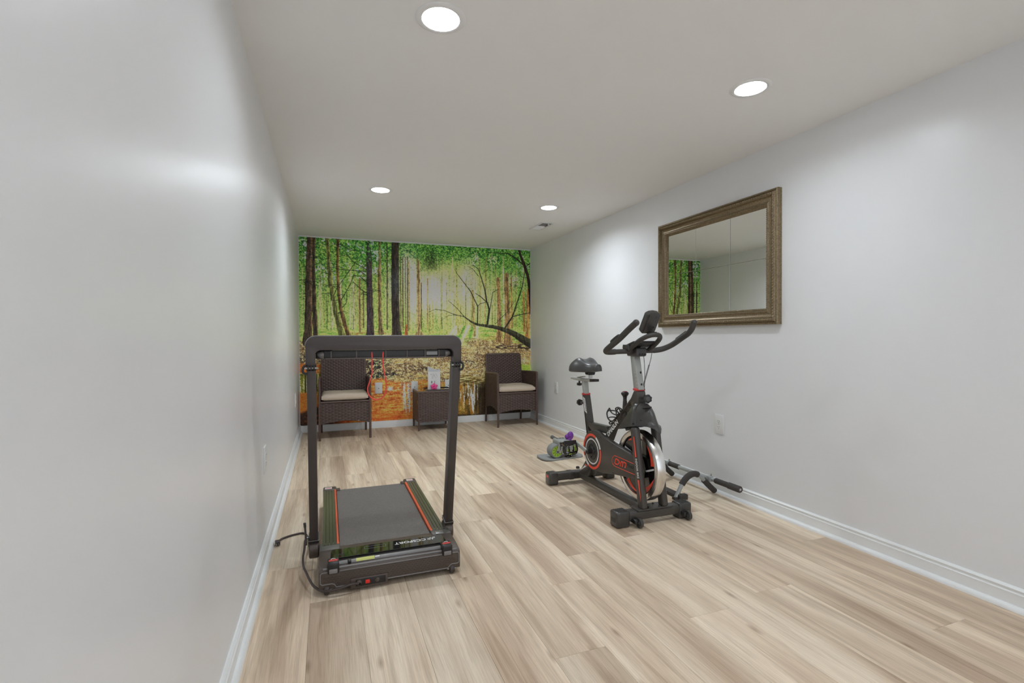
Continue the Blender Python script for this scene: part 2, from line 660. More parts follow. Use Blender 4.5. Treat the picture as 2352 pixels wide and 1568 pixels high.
def build_lamps():
    H = ROOM_H
    for k, ((lx, ly), lab) in enumerate(zip(LAMP_SPOTS, LAMP_LABELS)):
        t = thing('ceiling_downlight', lab, 'downlight', (lx, ly, H), group='recessed ceiling downlights')
        obj('trim_ring', lathe(B(), [(0.0640, 0.0), (0.0640, -0.004), (0.067, -0.0055), (0.082, -0.004), (0.0865, -0.001), (0.0865, 0.0)], (lx, ly, H), (0, 0, 1), 40), 'lamp_trim', t)
        obj('baffle', lathe(B(), [(0.0645, -0.003), (0.0635, 0.004), (0.0590, 0.024), (0.0625, 0.026), (0.069, 0.002)], (lx, ly, H), (0, 0, 1), 40), 'lamp_trim', t)
        obj('diffuser', lathe(B(), [(0.0, 0.0205), (0.057, 0.0215), (0.059, 0.024), (0.0, 0.028)], (lx, ly, H), (0, 0, 1), 40), 'lamp_glow_%d' % k, t)
        obj('housing', lathe(B(), [(0.075, 0.001), (0.075, 0.055), (0.0, 0.055)], (lx, ly, H), (0, 0, 1), 24), 'lamp_trim', t)


def build_vent():
    H = ROOM_H
    x0, x1, y0, y1 = 2.222, 2.360, 4.355, 4.675
    t = thing('ceiling_register', 'white metal air register set in the ceiling near the mural wall', 'vent', ((x0+x1)/2, (y0+y1)/2, H))
    bm = B()
    for a in ((x0, x1, y0, y0+0.018), (x0, x1, y1-0.018, y1), (x0, x0+0.018, y0+0.018, y1-0.018), (x1-0.018, x1, y0+0.018, y1-0.018)):
        box(bm, a[0], a[1], a[2], a[3], H-0.005, H+0.001)
    obj('frame', bm, 'plate_white', t, 0)
    bm = B()
    box(bm, x0+0.012, x1-0.012, y0+0.012, y1-0.012, H+0.045, H+0.047)
    for a in ((x0+0.012, x1-0.012, y0+0.012, y0+0.014), (x0+0.012, x1-0.012, y1-0.014, y1-0.012), (x0+0.012, x0+0.014, y0+0.014, y1-0.014), (x1-0.014, x1-0.012, y0+0.014, y1-0.014)):
        box(bm, a[0], a[1], a[2], a[3], H+0.0005, H+0.045)
    obj('duct', bm, 'vent_dark', t, 0)
    n = 9
    for k in range(n):
        cy = y0+0.03+(y1-y0-0.06)*k/(n-1)
        far = cy > (y0+y1)/2
        M = Matrix.Rotation(R(-38 if far else 40), 3, 'X')
        obj('louver', obox(B(), V((x0+x1)/2, cy, H+0.006), (x1-x0-0.034, 0.0325 if far else 0.02, 0.0012), M), 'plate_white', t, 0)
    obj('damper_lever', box(B(), x1-0.05, x1-0.035, y0+0.045, y0+0.052, H-0.014, H+0.01), 'plate_white', t, 0)


# ------------------------------------------------------------------ wall plates
def wall_plate(kind, c, n, up, label, cat, group=None):
    """c: centre on wall, n: outward normal; local frame u (width), up, n"""
    c, n, up = Vector(c), Vector(n), Vector(up)
    u = up.cross(n)
    M = Matrix((u, up, n)).transposed()
    t = thing('wall_outlet' if kind == 'duplex' else 'cable_plate', label, cat, c, group=group)

    def bxl(uu, vv, w0, w1, su, sv, bev=0.0, sg=2):
        return obox(B(), c+u*uu+up*vv+n*((w0+w1)/2), (su, sv, w1-w0), M, bev, sg)
    obj('plate', bxl(0, 0, -0.001, 0.006, 0.079, 0.127, 0.0028, 2), 'plate_white', t)
    if kind == 'duplex':
        for sv in (-0.0195, 0.0195):
            bm = B()
            poly = []
            for k in range(24):
                a = 2*math.pi*k/24
                px_, py_ = 0.0172*math.cos(a), 0.0172*math.sin(a)
                py_ = max(-0.0142, min(0.0142, py_))
                poly.append(c+u*px_+up*(sv+py_)+n*0.0045)
            prism(bm, poly, n*0.0032)
            rc = obj('receptacle', bm, 'plate_white', t, 30)
            for du, dv, su_, sv_ in ((-0.0062, 0.003, 0.0024, 0.0085), (0.0062, 0.003, 0.0020, 0.0070)):
                obj('slot', bxl(du, sv+dv, 0.006, 0.0080, su_, sv_), 'slot_dark', rc, 0)
            bm = B()
            lathe(bm, [(0, 0.0080), (0.0024, 0.0080), (0.0024, 0.006), (0, 0.006)], c+up*(sv-0.0082), n, 12)
            obj('ground_hole', bm, 'slot_dark', rc)
        obj('screw', lathe(B(), [(0, 0.0072), (0.0022, 0.0068), (0.003, 0.0055)], c, n, 12), 'steel', t)
    else:
        obj('jack', lathe(B(), [(0, 0.011), (0.0028, 0.011), (0.0048, 0.0105), (0.0048, 0.004)], c-up*0.004, n, 14), 'slot_dark', t)
        for sv in (-0.042, 0.042):
            obj('screw', lathe(B(), [(0, 0.0072), (0.0022, 0.0068), (0.003, 0.0055)], c+up*sv, n, 12), 'steel', t)
    return t


def build_plates():
    W, D = ROOM_W, ROOM_D
    Z = (0, 0, 1)
    wall_plate('duplex', (W, 2.566, 0.449), (-1, 0, 0), Z, 'white two-socket wall outlet on the bare wall below the framed mirror', 'outlet')
    wall_plate('duplex', (W, 5.043, 0.454), (-1, 0, 0), Z, 'white two-socket wall outlet between the wicker armchair and the bike saddle', 'outlet')
    wall_plate('duplex', (0, 2.62, 0.452), (1, 0, 0), Z, 'white two-socket wall outlet beside the upright post of the treadmill', 'outlet')
    wall_plate('duplex', (0, 5.02, 0.448), (1, 0, 0), Z, 'white two-socket wall outlet beside the mural corner and left wicker armchair', 'outlet')
    wall_plate('coax', (0.827, D-0.0015, 0.453), (0, -1, 0), Z, 'white cable plate on the mural framed by the hanging red cord', 'wall plate')
    wall_plate('coax', (1.233, D-0.0015, 0.453), (0, -1, 0), Z, 'white cable plate on the mural peeking over the wicker table corner', 'wall plate')
    wall_plate('coax', (1.632, D-0.0015, 0.458), (0, -1, 0), Z, 'white cable plate on the mural just beyond the white table sign', 'wall plate')


# ------------------------------------------------------------------ mirror
def build_mirror():
    W = ROOM_W
    y0, y1, z0, z1 = 2.092, 3.170, 1.098, 1.872
    t = thing('wall_mirror', 'wide six-panel mirror in beaded antique gold frame on the wall', 'mirror', (W, (y0+y1)/2, z0))
    # profile across the rail: distance in from the outer edge, height off the wall
    prof = [(0.0, 0.0), (0.0, 0.030), (0.004, 0.034), (0.010, 0.034), (0.013, 0.030), (0.018, 0.036), (0.026, 0.043), (0.034, 0.040), (0.038, 0.030),
            (0.044, 0.024), (0.056, 0.021), (0.066, 0.023), (0.071, 0.028), (0.076, 0.028), (0.080, 0.022), (0.090, 0.017), (0.094, 0.010), (0.094, 0.0)]
    corners = [(y0, z0, 1, 1), (y1, z0, -1, 1), (y1, z1, -1, -1), (y0, z1, 1, -1)]
    for k in range(4):
        a, b = corners[k], corners[(k+1) % 4]
        bm = B()
        ra = [bm.verts.new((W-h, a[0]+a[2]*d, a[1]+a[3]*d)) for d, h in prof]
        rb = [bm.verts.new((W-h, b[0]+b[2]*d, b[1]+b[3]*d)) for d, h in prof]
        for i in range(len(prof)-1):
            bm.faces.new((ra[i], ra[i+1], rb[i+1], rb[i]))
        bm.faces.new((ra[-1], ra[0], rb[0], rb[-1]))
        bm.faces.new(ra)
        bm.faces.new(rb[::-1])
        rail = obj('frame_rail', bm, 'frame_gold', t, 50)
        # beads along the outer ridge and rope along the inner lip
        pa = Vector((W, a[0]+a[2]*0.026, a[1]+a[3]*0.026))
        pb = Vector((W, b[0]+b[2]*0.026, b[1]+b[3]*0.026))
        d = (pb-pa)
        n = int(d.length/0.0165)
        bm = B()
        ax = d.normalized()
        for i in range(n+1):
            c = pa+d*(i/n)+Vector((-0.0395, 0, 0))
            M = Matrix.Rotation(R(28 if k % 2 else -28), 3, 'X')
            ball(bm, c, 0.0075, 0.0088 if abs(ax.y) > .5 else 0.0062, 0.0062 if abs(ax.y) > .5 else 0.0088, M, 8, 6)
        o = obj('beading', bm, 'frame_gold', rail, 60)
        o['kind'] = 'stuff'
        pa = Vector((W-0.0185, a[0]+a[2]*0.086, a[1]+a[3]*0.086))
        pb = Vector((W-0.0185, b[0]+b[2]*0.086, b[1]+b[3]*0.086))
        d = pb-pa
        n = int(d.length/0.011)
        bm = B()
        for i in range(n+1):
            c = pa+d*(i/n)
            M = Matrix.Rotation(R(40 if k % 2 else -40), 3, 'X')
            ball(bm, c, 0.0035, 0.0065, 0.003, M, 6, 4)
        o = obj('rope_edge', bm, 'frame_gold', rail, 60)
        o['kind'] = 'stuff'
    obj('backing', box(B(), W-0.004, W-0.0005, y0+0.085, y1-0.085, z0+0.085, z1-0.085), 'mirror_edge', t, 0)
    ys = [y0+0.090, 2.466, 2.781, y1-0.090]
    zs = [z0+0.088, 1.4865, z1-0.088]
    g = 0.0012
    for i in range(3):
        for j in range(2):
            bm = B()
            c = V(W-0.0075, (ys[i]+ys[i+1])/2, (zs[j]+zs[j+1])/2)
            rot = Matrix.Rotation(R((0.0, 0.02, 0.34)[i]), 3, 'Z') @ Matrix.Rotation(R((0.03, -0.02)[j]), 3, 'Y')
            obox(bm, c, (0.003, ys[i+1]-ys[i]-2*g, zs[j+1]-zs[j]-2*g), rot, 0.0008, 1)
            obj('mirror_panel', bm, 'mirror_glass', t, 0)


build_room()
build_lamps()
build_vent()
build_plates()
build_mirror()

# ------------------------------------------------------------------ forest mural (flat print, painted into a colour attribute)
def build_mural():
    W, D, H = ROOM_W, ROOM_D, ROOM_H
    x0, x1, z0, z1 = 0.004, W-0.004, 0.077, H-0.014
    NX, NZ = 760, 576
    rng = np.random.default_rng(11)
    X, Z = np.meshgrid(np.linspace(x0, x1, NX), np.linspace(z1, z0, NZ))
    # picture coordinates of the print, in the photograph's own pixel frame (traced outlines use them)
    dX, dY, dZ = X-CAM.x, (D-0.001)-CAM.y, Z-CAM.z
    dep = dX*CF.x+dY*CF.y+dZ*CF.z
    P = 1176+FPX*(dX*CR.x+dY*CR.y+dZ*CR.z)/dep
    Q = 784-FPX*(dX*CU.x+dY*CU.y+dZ*CU.z)/dep

    def noise(cx, cy, octaves=3, seed=0):
        r = np.random.default_rng(seed)
        out = np.zeros((NZ, NX))
        amp, tot = 1.0, 0.0
        for _ in range(octaves):
            gx, gy = max(2, int(NX/cx)+2), max(2, int(NZ/cy)+2)
            g = r.random((gy, gx))
            fx = np.linspace(0, gx-1.001, NX)
            fy = np.linspace(0, gy-1.001, NZ)
            ix, iy = fx.astype(int), fy.astype(int)
            tx, ty = fx-ix, fy-iy
            tx, ty = tx*tx*(3-2*tx), (ty*ty*(3-2*ty))[:, None]
            a = g[iy][:, ix]*(1-tx)+g[iy][:, ix+1]*tx
            b = g[iy+1][:, ix]*(1-tx)+g[iy+1][:, ix+1]*tx
            out += amp*(a*(1-ty)+b*ty)
            tot += amp
            amp *= 0.55
            cx, cy = max(1.0, cx/2), max(1.0, cy/2)
        out /= tot
        return (out-out.mean())/(out.std()+1e-9)

    def sm(a, b, v):
        t = np.clip((v-a)/(b-a), 0, 1)
        return t*t*(3-2*t)

    def gauss(cx, cy, sx, sy):
        return np.exp(-((P-cx)/sx)**2-((Q-cy)/sy)**2)
    img = np.zeros((NZ, NX, 3))

    def put(mask, col):
        m = np.clip(mask, 0, 1)[..., None]
        img[:] = img*(1-m)+np.asarray(col, float)*m

    leaf1 = 0.75*noise(1.8, 1.8, 1, 1)+0.65*noise(4.5, 4, 2, 51)
    leaf2, leaf3 = noise(2.4, 2.4, 1, 2)*0.8+0.6*noise(6, 6, 2, 52), noise(9, 8, 3, 3)
    bark = noise(2.2, 16, 2, 53)
    blob, big = noise(40, 34, 3, 4), noise(110, 90, 3, 5)
    vert, vert2 = noise(4, 120, 2, 6), noise(11, 160, 2, 7)
    hor, hor2 = noise(34, 4, 3, 8), noise(14, 3, 3, 9)
    # --- woodland behind
    up = sm(765, 560, Q)
    img[:] = np.array([150, 180, 92])
    put(sm(760, 600, Q)*0.9, (86, 138, 64))
    put(sm(650, 545, Q)*0.75, (58, 112, 50))
    put(sm(0.2, 1.6, blob)*0.6*sm(800, 640, P)*sm(760, 600, Q), (40, 104, 58))
    put(sm(-0.3, -1.6, blob)*0.5, (128, 160, 72))
    glow = 1.15*gauss(1000, 672, 62, 62)+0.9*gauss(1090, 700, 55, 62)+0.5*gauss(1060, 640, 90, 70)+0.35*gauss(880, 690, 120, 60)
    put(np.clip(glow, 0, 1)*0.85, (206, 210, 128))
    put(np.clip(1.2*gauss(990, 668, 40, 36)+0.9*gauss(1075, 655, 16, 44)+0.5*gauss(1120, 690, 20, 50), 0, 1)*(0.75+0.2*vert2), (240, 240, 214))
    put(np.clip(1.3*gauss(946, 655, 13, 62)+0.8*gauss(930, 610, 10, 40)+0.6*gauss(895, 655, 9, 40), 0, 1), (222, 222, 208))
    put(sm(0.2, 1.8, vert)*0.38*sm(575, 640, Q), (196, 204, 138))
    put(sm(0.3, 1.9, -vert)*0.42*sm(575, 640, Q), (84, 120, 58))
    # leaf texture everywhere above ground
    canopy = sm(720, 575, Q+14*big)
    gk = 1-0.9*np.clip(glow*1.1, 0, 1)
    put(sm(0.1, 1.3, leaf1)*(0.30+0.40*canopy), (158, 200, 98))
    put(sm(0.3, 1.6, -leaf1)*(0.22+0.50*canopy)*gk, (30, 78, 36))
    put(sm(0.7, 1.6, leaf2)*0.5*canopy, (96, 168, 70))
    sky = sm(1.0, 1.7, leaf3+0.5*blob)*sm(690, 600, Q)*(sm(930, 880, P)+0.5*sm(1100, 1200, P))
    put(sky*0.85, (200, 206, 212))
    put(np.clip(gauss(1092, 596, 9, 20)+gauss(1132, 600, 9, 12)+gauss(1178, 645, 16, 13), 0, 1)*sm(-0.6, 0.8, leaf2), (226, 220, 200))
    put(np.clip(0.9*gauss(990, 668, 46, 40)+0.7*gauss(1075, 660, 18, 46)+0.6*gauss(946, 655, 12, 60), 0, 1)*(0.62+0.16*leaf2), (246, 244, 214))
    # dark hanging foliage in the middle and at top right
    put(np.clip(gauss(990, 598, 16, 24), 0, 1)*0.8, (44, 46, 30))
    put(np.clip(gauss(1010, 575, 46, 22)+gauss(1130, 590, 60, 26)+gauss(1060, 575, 40, 18), 0, 1)*sm(-0.4, 0.7, -leaf2)*0.75, (30, 84, 34))
    put(np.clip(gauss(1040, 580, 90, 30)+gauss(1150, 610, 60, 30), 0, 1)*sm(0.3, 1.2, leaf1)*0.7, (110, 176, 74))

    def stroke(pts, cols, edge=0.8, rim=None, alpha=1.0, rough=0.0):
        """tapered stroke along (x, y, width) points; cols: base colour; rim: colour of the lit right side"""
        pts = [tuple(p) for p in pts]
        xa = min(p[0]-p[2] for p in pts)-3
        xb = max(p[0]+p[2] for p in pts)+3
        ya = min(p[1]-p[2] for p in pts)-3
        yb = max(p[1]+p[2] for p in pts)+3
        sel = np.where((P > xa) & (P < xb) & (Q > ya) & (Q < yb))
        if not len(sel[0]):
            return
        r0, r1, c0, c1 = sel[0].min(), sel[0].max()+1, sel[1].min(), sel[1].max()+1
        p, q = P[r0:r1, c0:c1], Q[r0:r1, c0:c1]
        best = np.full(p.shape, 1e9)
        side = np.zeros(p.shape)
        for (ax, ay, aw), (bx, by, bw) in zip(pts[:-1], pts[1:]):
            dx, dy = bx-ax, by-ay
            L2 = dx*dx+dy*dy+1e-9
            t = np.clip(((p-ax)*dx+(q-ay)*dy)/L2, 0, 1)
            ex, ey = p-(ax+t*dx), q-(ay+t*dy)
            w = (aw+(bw-aw)*t)/2
            dist = np.hypot(ex, ey)-w
            hit = dist < best
            best = np.where(hit, dist, best)
            side = np.where(hit, ex/(w+1e-6), side)
        if rough:
            best = best+0.6*rough*bark[r0:r1, c0:c1]
        m = np.clip(0.5-best/edge, 0, 1)*alpha
        col = np.ones(p.shape+(3,))*np.asarray(cols, float)
        col *= (1+0.10*vert[r0:r1, c0:c1]+0.16*bark[r0:r1, c0:c1])[..., None].clip(0.55, 1.5)
        if rim is not None:
            k = sm(0.2, 0.95, side+0.18*bark[r0:r1, c0:c1])[..., None]*0.8
            col = col*(1-k)+np.asarray(rim, float)*k
        s = img[r0:r1, c0:c1]
        img[r0:r1, c0:c1] = s*(1-m[..., None])+col*m[..., None]

    # far trunks
    for _ in range(95):
        x = rng.uniform(686, 1219)
        w = rng.choice([1.0, 1.3, 1.8, 2.6])
        top = rng.uniform(580, 665)
        bot = rng.uniform(742, 758)
        tone = rng.choice(3)
        col = [(196, 192, 140), (118, 124, 72), (150, 124, 80)][tone]
        stroke([(x, top, w), (x+rng.uniform(-2, 2), bot, w*1.2)], col, alpha=rng.uniform(0.35, 0.8))
    # --- ground
    gl = 757+4*big
    put(sm(gl-3, gl+5, Q), (160, 184, 96))
    put(sm(gl-3, gl+5, Q)*sm(0.0, 1.4, hor)*0.7, (196, 202, 122))
    put(sm(gl-3, gl+5, Q)*sm(0.2, 1.5, -hor)*0.7, (96, 142, 62))
    put(sm(758, 766, Q)*sm(-0.4, 0.8, hor2)*(gauss(830, 768, 40, 9)+gauss(1150, 786, 60, 16)+0.6*gauss(890, 765, 20, 7)).clip(0, 1), (150, 106, 66))
    # sun patches and long shadows on the grass
    for k, (xx, sl) in enumerate([(1060, 0.7), (1078, 0.45), (1096, 0.1), (1052, 0.8)]):
        put(np.exp(-((P-(xx-(Q-745)*sl))/4.0)**2)*sm(742, 752, Q)*sm(800, 788, Q)*0.85, (236, 232, 186))
    for k, (xx, sl) in enumerate([(1070, 0.55), (1087, 0.25)]):
        put(np.exp(-((P-(xx-(Q-745)*sl))/3.5)**2)*sm(745, 755, Q)*sm(805, 790, Q)*0.8, (84, 140, 58))
    # leaf litter and banks below
    b1 = 792+6*big+3*hor
    low = sm(b1-3, b1+4, Q)
    put(low, (158, 134, 92))
    put(low*sm(0.2, 1.4, blob)*0.6, (196, 172, 118))
    put(low*sm(0.2, 1.4, -blob)*0.6, (96, 74, 56))
    sp = 0.75*noise(2.2, 1.8, 1, 20)+0.7*noise(8, 5, 2, 61)
    sp2 = noise(2.4, 2.0, 1, 21)
    put(low*sm(0.2, 1.2, sp)*0.75, (212, 190, 140))
    put(low*sm(0.3, 1.2, -sp)*0.65, (82, 64, 48))
    put(low*sm(1.0, 1.7, sp2)*0.7, (232, 214, 172))
    put(low*sm(0.5, 1.6, hor)*0.5, (172, 142, 84))
    put(np.clip(gauss(1150, 797, 45, 7)+gauss(1205, 798, 22, 7), 0, 1)*sm(-0.9, 0.5, hor2)*0.9, (48, 38, 32))
    dark = np.clip(1.1*gauss(862, 850, 26, 34)+gauss(905, 858, 34, 7)+gauss(960, 846, 24, 5)+0.9*gauss(700, 822, 22, 12)+0.8*gauss(780, 830, 60, 14)+0.7*gauss(1078, 832, 20, 6)+0.7*gauss(830, 868, 30, 14), 0, 1)
    put(dark*sm(-1.1, 0.2, -sp+0.5*blob), (48, 42, 42))
    # fallen timber, dry grass
    put(np.clip(gauss(950, 865, 60, 8), 0, 1)*sm(-0.8, 0.6, hor)*0.8, (186, 158, 96))
    for k in range(34):
        x, y = rng.uniform(842, 905), rng.uniform(820, 872)
        ln, an = rng.uniform(10, 26), rng.uniform(-0.9, -0.25)
        col = (210, 190, 140) if k % 3 else (70, 140, 96)
        stroke([(x, y, 0.8), (x+ln*math.cos(an), y+ln*math.sin(an), 0.7)], col, alpha=0.75)
    # rust-coloured water lower left
    shore = 877+5*big-0.02*(P-850)
    org = sm(shore-3, shore+5, Q)*sm(1052, 1010, P+0.25*(Q-900))
    put(org, (204, 112, 52))
    dg = noise(7, 7, 3, 22)
    slant = noise(26, 3.2, 3, 60)
    slant = np.stack([np.roll(slant[i], int((NZ-i)*1.35)) for i in range(NZ)])
    # slanted ripples
    ph = (P*0.35+Q*1.0)
    rip = 1.05*slant+0.35*dg
    put(org*sm(0.3, 1.5, rip)*0.75, (226, 160, 84))
    put(org*sm(0.2, 1.6, -rip)*0.65, (128, 58, 30))
    put(org*sm(0.9, 1.7, sp)*sm(960, 890, Q)*0.6, (214, 200, 150))
    put(org*sm(925, 965, Q)*0.5, (214, 92, 40))
    # bright stream reflection
    st = np.clip(np.exp(-((P-(934+0.05*(Q-900)))/(11-0.07*(Q-880).clip(0, 80)))**2), 0, 1)*sm(876, 884, Q)*sm(955, 935, Q)
    put(st*sm(-1.2, 0.0, vert+0.4*leaf2), (208, 214, 222))
    put(st*sm(0.8, 1.4, -vert2+0.6*leaf2), (60, 54, 52))
    put(np.clip(gauss(897, 893, 6, 4), 0, 1), (222, 222, 226))
    # left edge: reflections, rust mud, dark bottom
    le = sm(752, 726, P+6*hor+4*leaf2)
    put(le*sm(832, 838, Q)*sm(860, 854, Q), (178, 98, 42))
    lw = le*sm(856, 861, Q)*sm(906, 896, Q)
    put(lw, (120, 118, 46))
    put(lw*sm(0.0, 1.0, vert+0.5*leaf1), (214, 206, 128))
    put(lw*sm(0.2, 1.0, -vert+0.4*leaf1), (52, 54, 26))
    put(le*sm(900, 908, Q)*sm(955, 940, Q+0.4*(P-690)), (208, 112, 44))
    put(sm(800, 760, P)*sm(942, 954, Q+0.35*(P-690))*0.95, (52, 36, 26))
    put(sm(800, 760, P)*sm(942, 954, Q+0.35*(P-690))*sm(0.5, 1.3, dg)*0.6, (120, 66, 34))
    # pool on the right: vertical reflections
    pool = sm(1030, 1052, P+0.3*(Q-900))*sm(862, 872, Q+4*hor)
    put(pool, (106, 84, 40))
    put(pool*sm(0.0, 1.2, hor2)*sm(905, 880, Q)*0.8, (196, 190, 140))
    put(pool*sm(0.1, 1.2, -hor2)*sm(905, 880, Q)*0.7, (62, 60, 36))
    refl = pool*sm(872, 890, Q)
    rv = noise(6, 40, 3, 30)
    put(refl*sm(0.2, 1.0, rv+0.3*leaf2)*gauss(1082, 910, 30, 60).clip(0, 1), (216, 220, 218))
    put(refl*sm(0.2, 1.1, -rv)*0.85, (52, 42, 24))
    put(refl*sm(0.5, 1.3, noise(8, 50, 2, 31))*0.75, (146, 100, 34))
    put(refl*np.clip(gauss(1104, 868, 7, 22), 0, 1)*sm(-0.5, 0.8, vert), (148, 176, 60))
    put(refl*np.clip(gauss(1060, 940, 16, 18), 0, 1)*0.7, (150, 120, 48))
    put(pool*sm(1085, 1108, P)*sm(870, 890, Q)*0.85, (38, 30, 22))
    put(sm(1172, 1196, P+5*hor)*sm(833, 839, Q+1.5*leaf2)*sm(862, 856, Q), (152, 192, 72))
    put(sm(1165, 1190, P)*sm(806, 812, Q)*sm(838, 832, Q)*0.7*sm(-0.8, 0.8, hor), (204, 160, 92))
    put(sm(1000, 1040, P)*sm(949, 956, Q+0.02*(P-1050))*0.9, (40, 32, 26))
    put(sm(1188, 1198, P)*sm(944, 950, Q)*sm(0.0, 1.0, leaf2), (70, 120, 58))
    # --- named trunks
    brown, drk = (66, 50, 38), (46, 38, 38)
    stroke([(751, 538, 8), (755, 602, 9), (760, 650, 10), (764.5, 681, 10.5), (772.5, 721, 12), (783, 762, 14), (788, 776, 18)], (84, 86, 50), rim=(166, 166, 92), rough=0.4)
    stroke([(776.5, 540, 6.5), (775, 610, 6.5), (776.5, 650, 7), (779, 681, 7.5), (784, 713, 8.5), (792, 745, 9.5), (801, 770, 10)], (86, 66, 42), rim=(150, 132, 76), rough=0.4)
    stroke([(720.5, 538, 8), (720, 625, 7.5), (722, 705, 9.5), (725, 772, 12)], (58, 48, 40), rim=(112, 88, 62), rough=0.6)
    stroke([(712, 538, 13), (710, 586, 13.5), (709, 642, 15), (709, 705, 16), (708, 760, 19), (706, 785, 24)], (60, 50, 40), rim=(124, 98, 68), rough=0.5)
    stroke([(846, 556, 8), (847.5, 598, 13.5), (849, 690, 14), (850, 740, 15), (851, 774, 19)], (56, 48, 52), rim=(78, 66, 58), rough=0.4)
    stroke([(871.5, 556, 5.5), (872, 642, 7), (872.5, 721, 8), (874, 752, 9), (875, 762, 15)], (108, 94, 64), rim=(170, 152, 100), rough=0.4)
    stroke([(889, 560, 2), (889.3, 756, 2.6)], (72, 68, 44))
    stroke([(826, 640, 4), (827, 760, 5)], (122, 102, 66), rim=(168, 150, 100))
    stroke([(810, 655, 3), (810, 756, 3)], (190, 186, 150), alpha=0.8)
    stroke([(762, 690, 2.5), (762, 756, 3)], (196, 186, 150), alpha=0.8)
    stroke([(835, 668, 2.2), (835, 752, 2.4)], (84, 76, 46))
    stroke([(908, 548, 17), (907.5, 626, 17.5), (908, 690, 18), (909.5, 737, 18.5), (911, 766, 22), (911, 774, 30)], (50, 42, 38), rim=(74, 70, 58), rough=0.4)
    put(np.clip(gauss(908, 650, 10, 34), 0, 1)*0.45, (90, 104, 110))
    for x, w in ((920, 2), (924.8, 2), (930.7, 1.5), (936, 2.6)):
        stroke([(x, 590, w), (x+1, 758, w*1.2)], (92, 86, 58))
    stroke([(934, 746, 3), (933, 768, 8)], (150, 82, 48))
    stroke([(961.5, 600, 4.5), (962.4, 716, 6.3), (962.4, 758, 7.5), (963, 768, 20)], (136, 114, 78), rim=(182, 162, 110), rough=0.4)
    stroke([(967.5, 650, 2.2), (968, 756, 2.6)], (120, 100, 62))
    for x, w, top in ((987, 4, 700), (994, 3, 690), (1013, 2.5, 640), (1026, 2.5, 650), (1052, 5, 690), (1058, 4, 700), (1131, 2, 700)):
        stroke([(x, top, w*0.8), (x, 765, w)], (150, 138, 80), alpha=0.65)
    stroke([(1086, 668, 5), (1090, 770, 6.5)], (140, 120, 76), alpha=0.85)
    stroke([(1144, 640, 7), (1147, 716, 9), (1147, 755, 10), (1147, 778, 18)], (134, 106, 70), rim=(160, 142, 92), rough=0.5)
    stroke([(1163, 630, 9), (1165.5, 716, 11), (1165.5, 760, 13), (1167, 784, 20)], (122, 98, 66), rim=(164, 136, 88), rough=0.5)
    stroke([(1174, 640, 4), (1176, 752, 5)], (164, 130, 80), alpha=0.9)
    stroke([(1202, 670, 4), (1204.5, 759, 6)], (168, 126, 74))
    stroke([(1213.5, 665, 6), (1213, 760, 8), (1210, 778, 14)], (156, 112, 66), rim=(190, 146, 88))
    # --- branches
    ink = (34, 34, 30)
    for x, y0, y1, n in ((709, 545, 720, 22), (720, 550, 740, 16), (757, 560, 690, 10), (776, 560, 720, 14), (849, 600, 700, 14)):
        for k in range(n):
            y = rng.uniform(y0, y1)
            s = rng.choice([-1, 1])
            ln = rng.uniform(8, 34)
            dy = rng.uniform(-9, 4)
            stroke([(x, y, 1.3), (x+s*ln*0.6, y+dy*0.8, 0.9), (x+s*ln, y+dy*0.4+3, 0.5)], ink, alpha=0.75, edge=0.9)
    for pts in ([(812, 632), (805, 652), (792, 675), (784, 688)], [(812, 632), (826, 634), (842, 648)], [(776, 618), (800, 620), (826, 622), (840, 632)], [(796, 582), (810, 600), (830, 612), (848, 622)],
                [(812, 648), (830, 665), (848, 676)], [(797, 672), (796, 695), (786, 706)], [(780, 560), (800, 572), (815, 576)], [(765, 680), (775, 660), (800, 625), (818, 600)]):
        stroke([(a, b, 1.7) for a, b in pts], (40, 46, 30), alpha=0.85)
    big_branch = [(1066, 727, 2.5), (1082.6, 739, 3.5), (1096, 745, 5), (1116, 748, 6.5), (1132, 750, 8), (1149, 754, 9), (1165.5, 760, 11), (1182, 767, 13), (1195, 775.5, 16), (1208.6, 784, 18), (1224, 791, 20)]
    bc = (58, 60, 44)
    stroke([(983, 717, 0.8), (1000, 710, 1.2), (1021, 713, 1.5), (1043, 722, 1.8), (1066, 727, 2.4)], bc, alpha=0.8)
    stroke([(1029.6, 690, 1.0), (1050, 708, 1.6), (1066, 727, 2.2)], bc, alpha=0.85)
    stroke([(1010, 738, 0.8), (1030, 724, 1.2), (1050, 723, 1.4)], bc, alpha=0.6)
    stroke([(1096.7, 744, 2.8), (1097.5, 704, 2.4), (1081, 669, 2), (1066, 649.5, 1.7), (1049.5, 628, 1.3), (1044.5, 618, 0.8)], bc)
    stroke([(1119, 746, 4.5), (1124, 711, 4.2), (1118, 692.6, 2.8), (1113, 663, 2.3), (1106, 639.5, 2), (1099, 618, 1.6), (1086, 608, 0.9)], (44, 48, 38))
    stroke([(1118, 694, 2.2), (1104, 681, 1.8), (1091, 673, 1)], bc)
    stroke([(1097, 704, 1.6), (1103, 697, 1.4), (1117, 694, 1.4)], bc)
    stroke([(1125.7, 709, 2), (1132, 671, 1.5), (1145.6, 664, 0.9)], bc)
    stroke([(1108, 628, 1.2), (1122, 618, 0.9)], bc)
    stroke([(1099, 634, 1.3), (1086, 618, 1.1), (1074, 611, 0.7)], bc)
    stroke([(1160.5, 752, 3.8), (1177, 727, 3.2), (1189, 691, 2.4), (1200, 656, 2.0), (1205, 623, 1.6), (1203.6, 613, 1.2)], (42, 44, 34))
    stroke([(1177, 727, 2.2), (1199, 721.6, 1.8), (1218, 718, 1.6)], bc)
    stroke([(1137, 744, 1.2), (1165.5, 716, 1.2), (1185, 687.6, 0.8)], bc)
